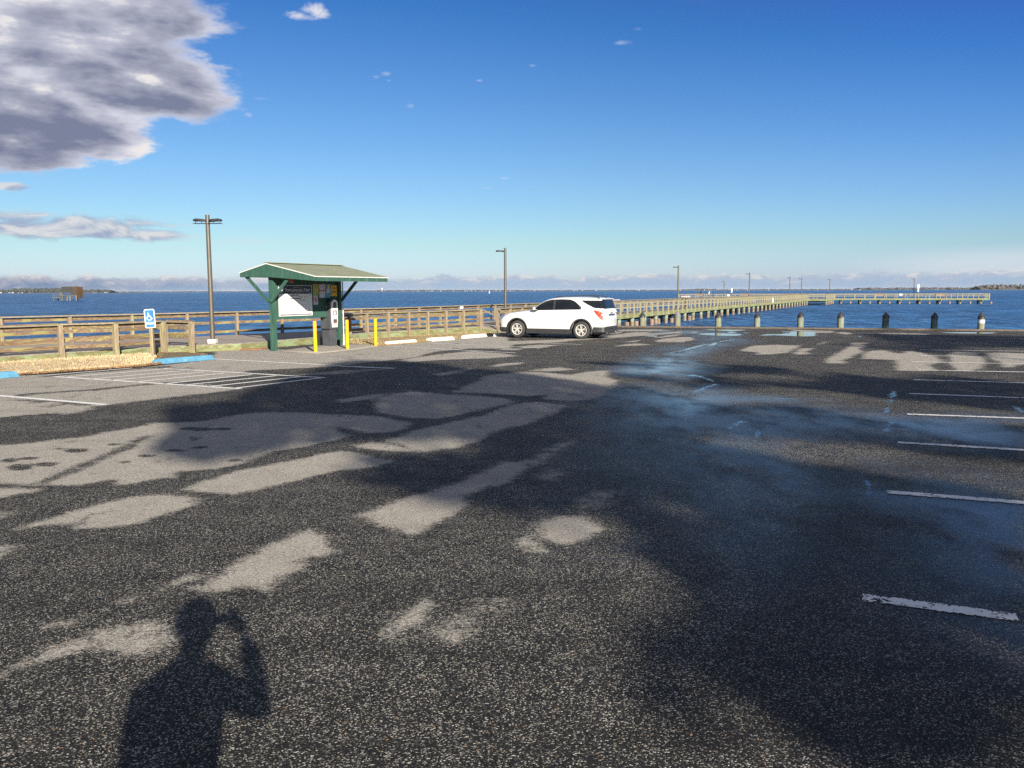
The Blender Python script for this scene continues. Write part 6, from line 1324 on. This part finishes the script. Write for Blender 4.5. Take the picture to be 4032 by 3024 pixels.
# ------------------------------------------------------------------ the trees behind the viewer that shade the lot
SHADE = [
 (tg(1, [(870, 795), (940, 720), (1010, 650), (1000, 580), (1010, 505), (1080, 475), (1200, 458), (1320, 476), (1450, 450), (1560, 400), (1680, 345), (1850, 300), (1950, 275), (2100, 220)]) + tg(2, [(0, 202), (130, 193), (300, 198), (500, 202), (680, 218), (800, 245), (1000, 252), (1110, 268), (1290, 287), (1450, 312), (1600, 330), (1680, 350), (1880, 345), (2000, 370), (2212, 425)]) + tg(3, [(300, 485), (800, 485), (1200, 562), (1800, 582), (2400, 640), (2400, 885), (1800, 835), (1300, 775), (800, 718), (550, 702), (300, 692), (0, 720)]) + tg(2, [(1000, 765), (850, 740), (600, 735), (400, 733), (100, 720)]) + tg(1, [(2212, 722), (1950, 770), (1800, 795), (1650, 835), (1450, 885), (1330, 890), (1150, 850)]), 1.),
 (tg(2, [(20, 800), (300, 800), (500, 800), (800, 768), (1000, 745)]) + tg(3, [(0, 692), (250, 728), (600, 805), (1000, 885), (1600, 955), (2400, 1085)]) + tg(6, [(2500, 1900), (700, 1900), (500, 1500), (250, 1250)]) + tg(5, [(1930, 1400), (1690, 1200), (1720, 1000), (1900, 850), (2120, 740), (2080, 550), (1970, 420), (1880, 330), (1800, 230), (1720, 150)]) + tg(2, [(1690, 1235), (1560, 1195), (1420, 1190), (1250, 1222), (1050, 1208), (850, 1178), (600, 1130), (400, 1092), (150, 1070), (0, 1005), (-80, 900)]), 1.),
 (tg(2, [(1460, 203), (1600, 198), (1900, 213), (2212, 226), (2212, 246), (1900, 241), (1600, 226)]), .9), (tg(2, [(1700, 266), (1850, 274), (2100, 308), (2212, 320), (2212, 345), (2000, 330), (1780, 300)]), .9),
 (tg(3, [(0, 250), (150, 242), (300, 228), (500, 225), (650, 240), (800, 270), (690, 282), (500, 282), (250, 288), (350, 312), (700, 334), (900, 322), (860, 300), (930, 268), (1200, 295), (1400, 312), (1600, 285), (1800, 300), (2212, 340), (2500, 350), (2500, 540), (2212, 540), (1900, 515), (1700, 475), (1400, 462), (1200, 440), (1000, 410), (800, 384), (600, 372), (300, 380), (0, 380)]), .75),
 (tg(3, [(1120, 22), (1500, 26), (2500, 42), (2500, 118), (2000, 112), (1500, 98), (1250, 62)]), .55), (tg(6, [(150, 250), (400, 500), (350, 900), (100, 1200), (-300, 1250), (-420, 900), (-150, 600)]), .35),
]
leaves = []
def toward(x, y, z, yc, jit):      # a point on the sun ray through (x, y, z), near the row of crowns at y = yc
    s = (y - yc + random.gauss(0, jit)) / .942
    return Vector((x + .335 * s, y - .942 * s, z + s * math.tan(SUN_EL)))
for poly, dens in SHADE:
    q = np.array(poly); area = .5 * abs(np.dot(q[:, 0], np.roll(q[:, 1], 1)) - np.dot(q[:, 1], np.roll(q[:, 0], 1)))
    want = int(area * 58 * dens); got = 0
    while got < want:
        P = np.stack([np.random.uniform(q[:, 0].min(), q[:, 0].max(), 20000), np.random.uniform(q[:, 1].min(), q[:, 1].max(), 20000)], 1); ins = sdf(P, poly) > .16
        P = P[ins][:want - got]; got += len(P)
        for x, y in P: leaves.append(toward(x, y, gz(y), -19, 2.0))
for X, yb in ((3485, 1298), (3676, 1299)):
    d_ = ray(X, yb); p0 = EDGE_P + EDGE_N * .36; t = p0.dot(EDGE_N) / d_.dot(EDGE_N)
    for k in range(150): leaves.append(toward(d_.x * t + random.uniform(-.35, .35), d_.y * t, random.uniform(-.4, .75), -19, 2.))
leaves = np.array([tuple(v) for v in leaves])
x0, x1 = np.percentile(leaves[:, 0], 1), np.percentile(leaves[:, 0], 99)
tx = np.linspace(x0, x1, 9)[1::2]
own = np.abs(leaves[:, None, 0] - tx[None]).argmin(1)
TL_ = ['tall pine behind the viewer whose crown shades the lot\'s left and middle', 'tall pine behind the viewer whose crown shades the middle of the lot', 'tall pine behind the viewer, shading the lot\'s right side', 'tall pine behind the viewer, shading the far right of the lot']
for i, x in enumerate(tx):
    L = leaves[own == i]; hi = L[:, 2].max(); lo = L[:, 2].min(); gb = gz(-19)
    tr = thing('pine_tree', TL_[i], 'tree', (float(x), -19, gb), 0, 'pines behind the viewer')
    mb = MB(); z = gb - .3; c = Vector((x, -19, z)); r = .24; top_ = hi - 1
    for k in range(8):
        z2 = gb + (top_ - gb) * (k + 1) / 8; c2 = Vector((x + random.uniform(-.2, .2), -19 + random.uniform(-.2, .2), z2)); r2 = .24 * (1 - (k + 1) / 8) + .03; mb.cyl(c, c2, r, r2, n=10, cap=False); c, r = c2, r2
    for k in range(34):
        l = Vector(L[random.randrange(len(L))]); z0 = max(gb + 3, min(l.z - random.uniform(.3, 1.5), top_ - .3)); mb.cyl((x, -19, z0), l, .05, .015, n=5, cap=False)
    smooth_by_angle(mb.build('trunk', MT['bark'], tr, True), 60)
    n = len(L); a = np.random.normal(size=(n, 3)); a /= np.linalg.norm(a, axis=1)[:, None]; b2 = np.cross(a, np.random.normal(size=(n, 3))); b2 /= np.linalg.norm(b2, axis=1)[:, None]
    sz = np.random.uniform(.11, .20, n)[:, None]; o3 = L - np.array([x, -19, gb])
    quad = np.stack([o3 - a * sz * 1.2, o3 - b2 * sz * .7, o3 + a * sz * 1.2, o3 + b2 * sz * .7], 1).reshape(-1, 3)
    me = bpy.data.meshes.new('crown'); me.vertices.add(4 * n); me.vertices.foreach_set('co', quad.ravel()); me.loops.add(4 * n); me.loops.foreach_set('vertex_index', np.arange(4 * n)); me.polygons.add(n); me.polygons.foreach_set('loop_start', np.arange(0, 4 * n, 4)); me.update(calc_edges=True); me.materials.append(MT['needles'])
    o = bpy.data.objects.new('crown', me); COL.objects.link(o); o.parent = tr
# ------------------------------------------------------------------ the air over the bay
HAZE = 2.2e-5
if HAZE:
    mb = MB(); mb.hexa([(-42000, -42000, WATER - 1.5), (42000, -42000, WATER - 1.5), (42000, 42000, WATER - 1.5), (-42000, 42000, WATER - 1.5), (-42000, -42000, 30), (42000, -42000, 30), (42000, 42000, 30), (-42000, 42000, 30)])
    mt = bpy.data.materials.new('thin_haze'); mt.use_nodes = True; nt = NT(mt.node_tree); nt.n.clear(); out = nt.new('ShaderNodeOutputMaterial'); pv = nt.new('ShaderNodeVolumePrincipled')
    pv.inputs['Color'].default_value = (.72, .82, .95, 1); pv.inputs['Density'].default_value = HAZE; pv.inputs['Anisotropy'].default_value = .0; nt.l.new(pv.outputs[0], out.inputs['Volume'])
    tag(mb.build('haze', mt), kind='stuff')
SC.cycles.sample_clamp_indirect = 2.5; SC.cycles.max_bounces = 6; SC.cycles.transparent_max_bounces = 4; SC.cycles.use_denoising = False; SC.cycles.denoiser = 'OPENIMAGEDENOISE'; SC.cycles.denoising_input_passes = 'RGB_ALBEDO_NORMAL'; SC.cycles.denoising_prefilter = 'ACCURATE'
SC.cycles.caustics_reflective = False; SC.cycles.caustics_refractive = False
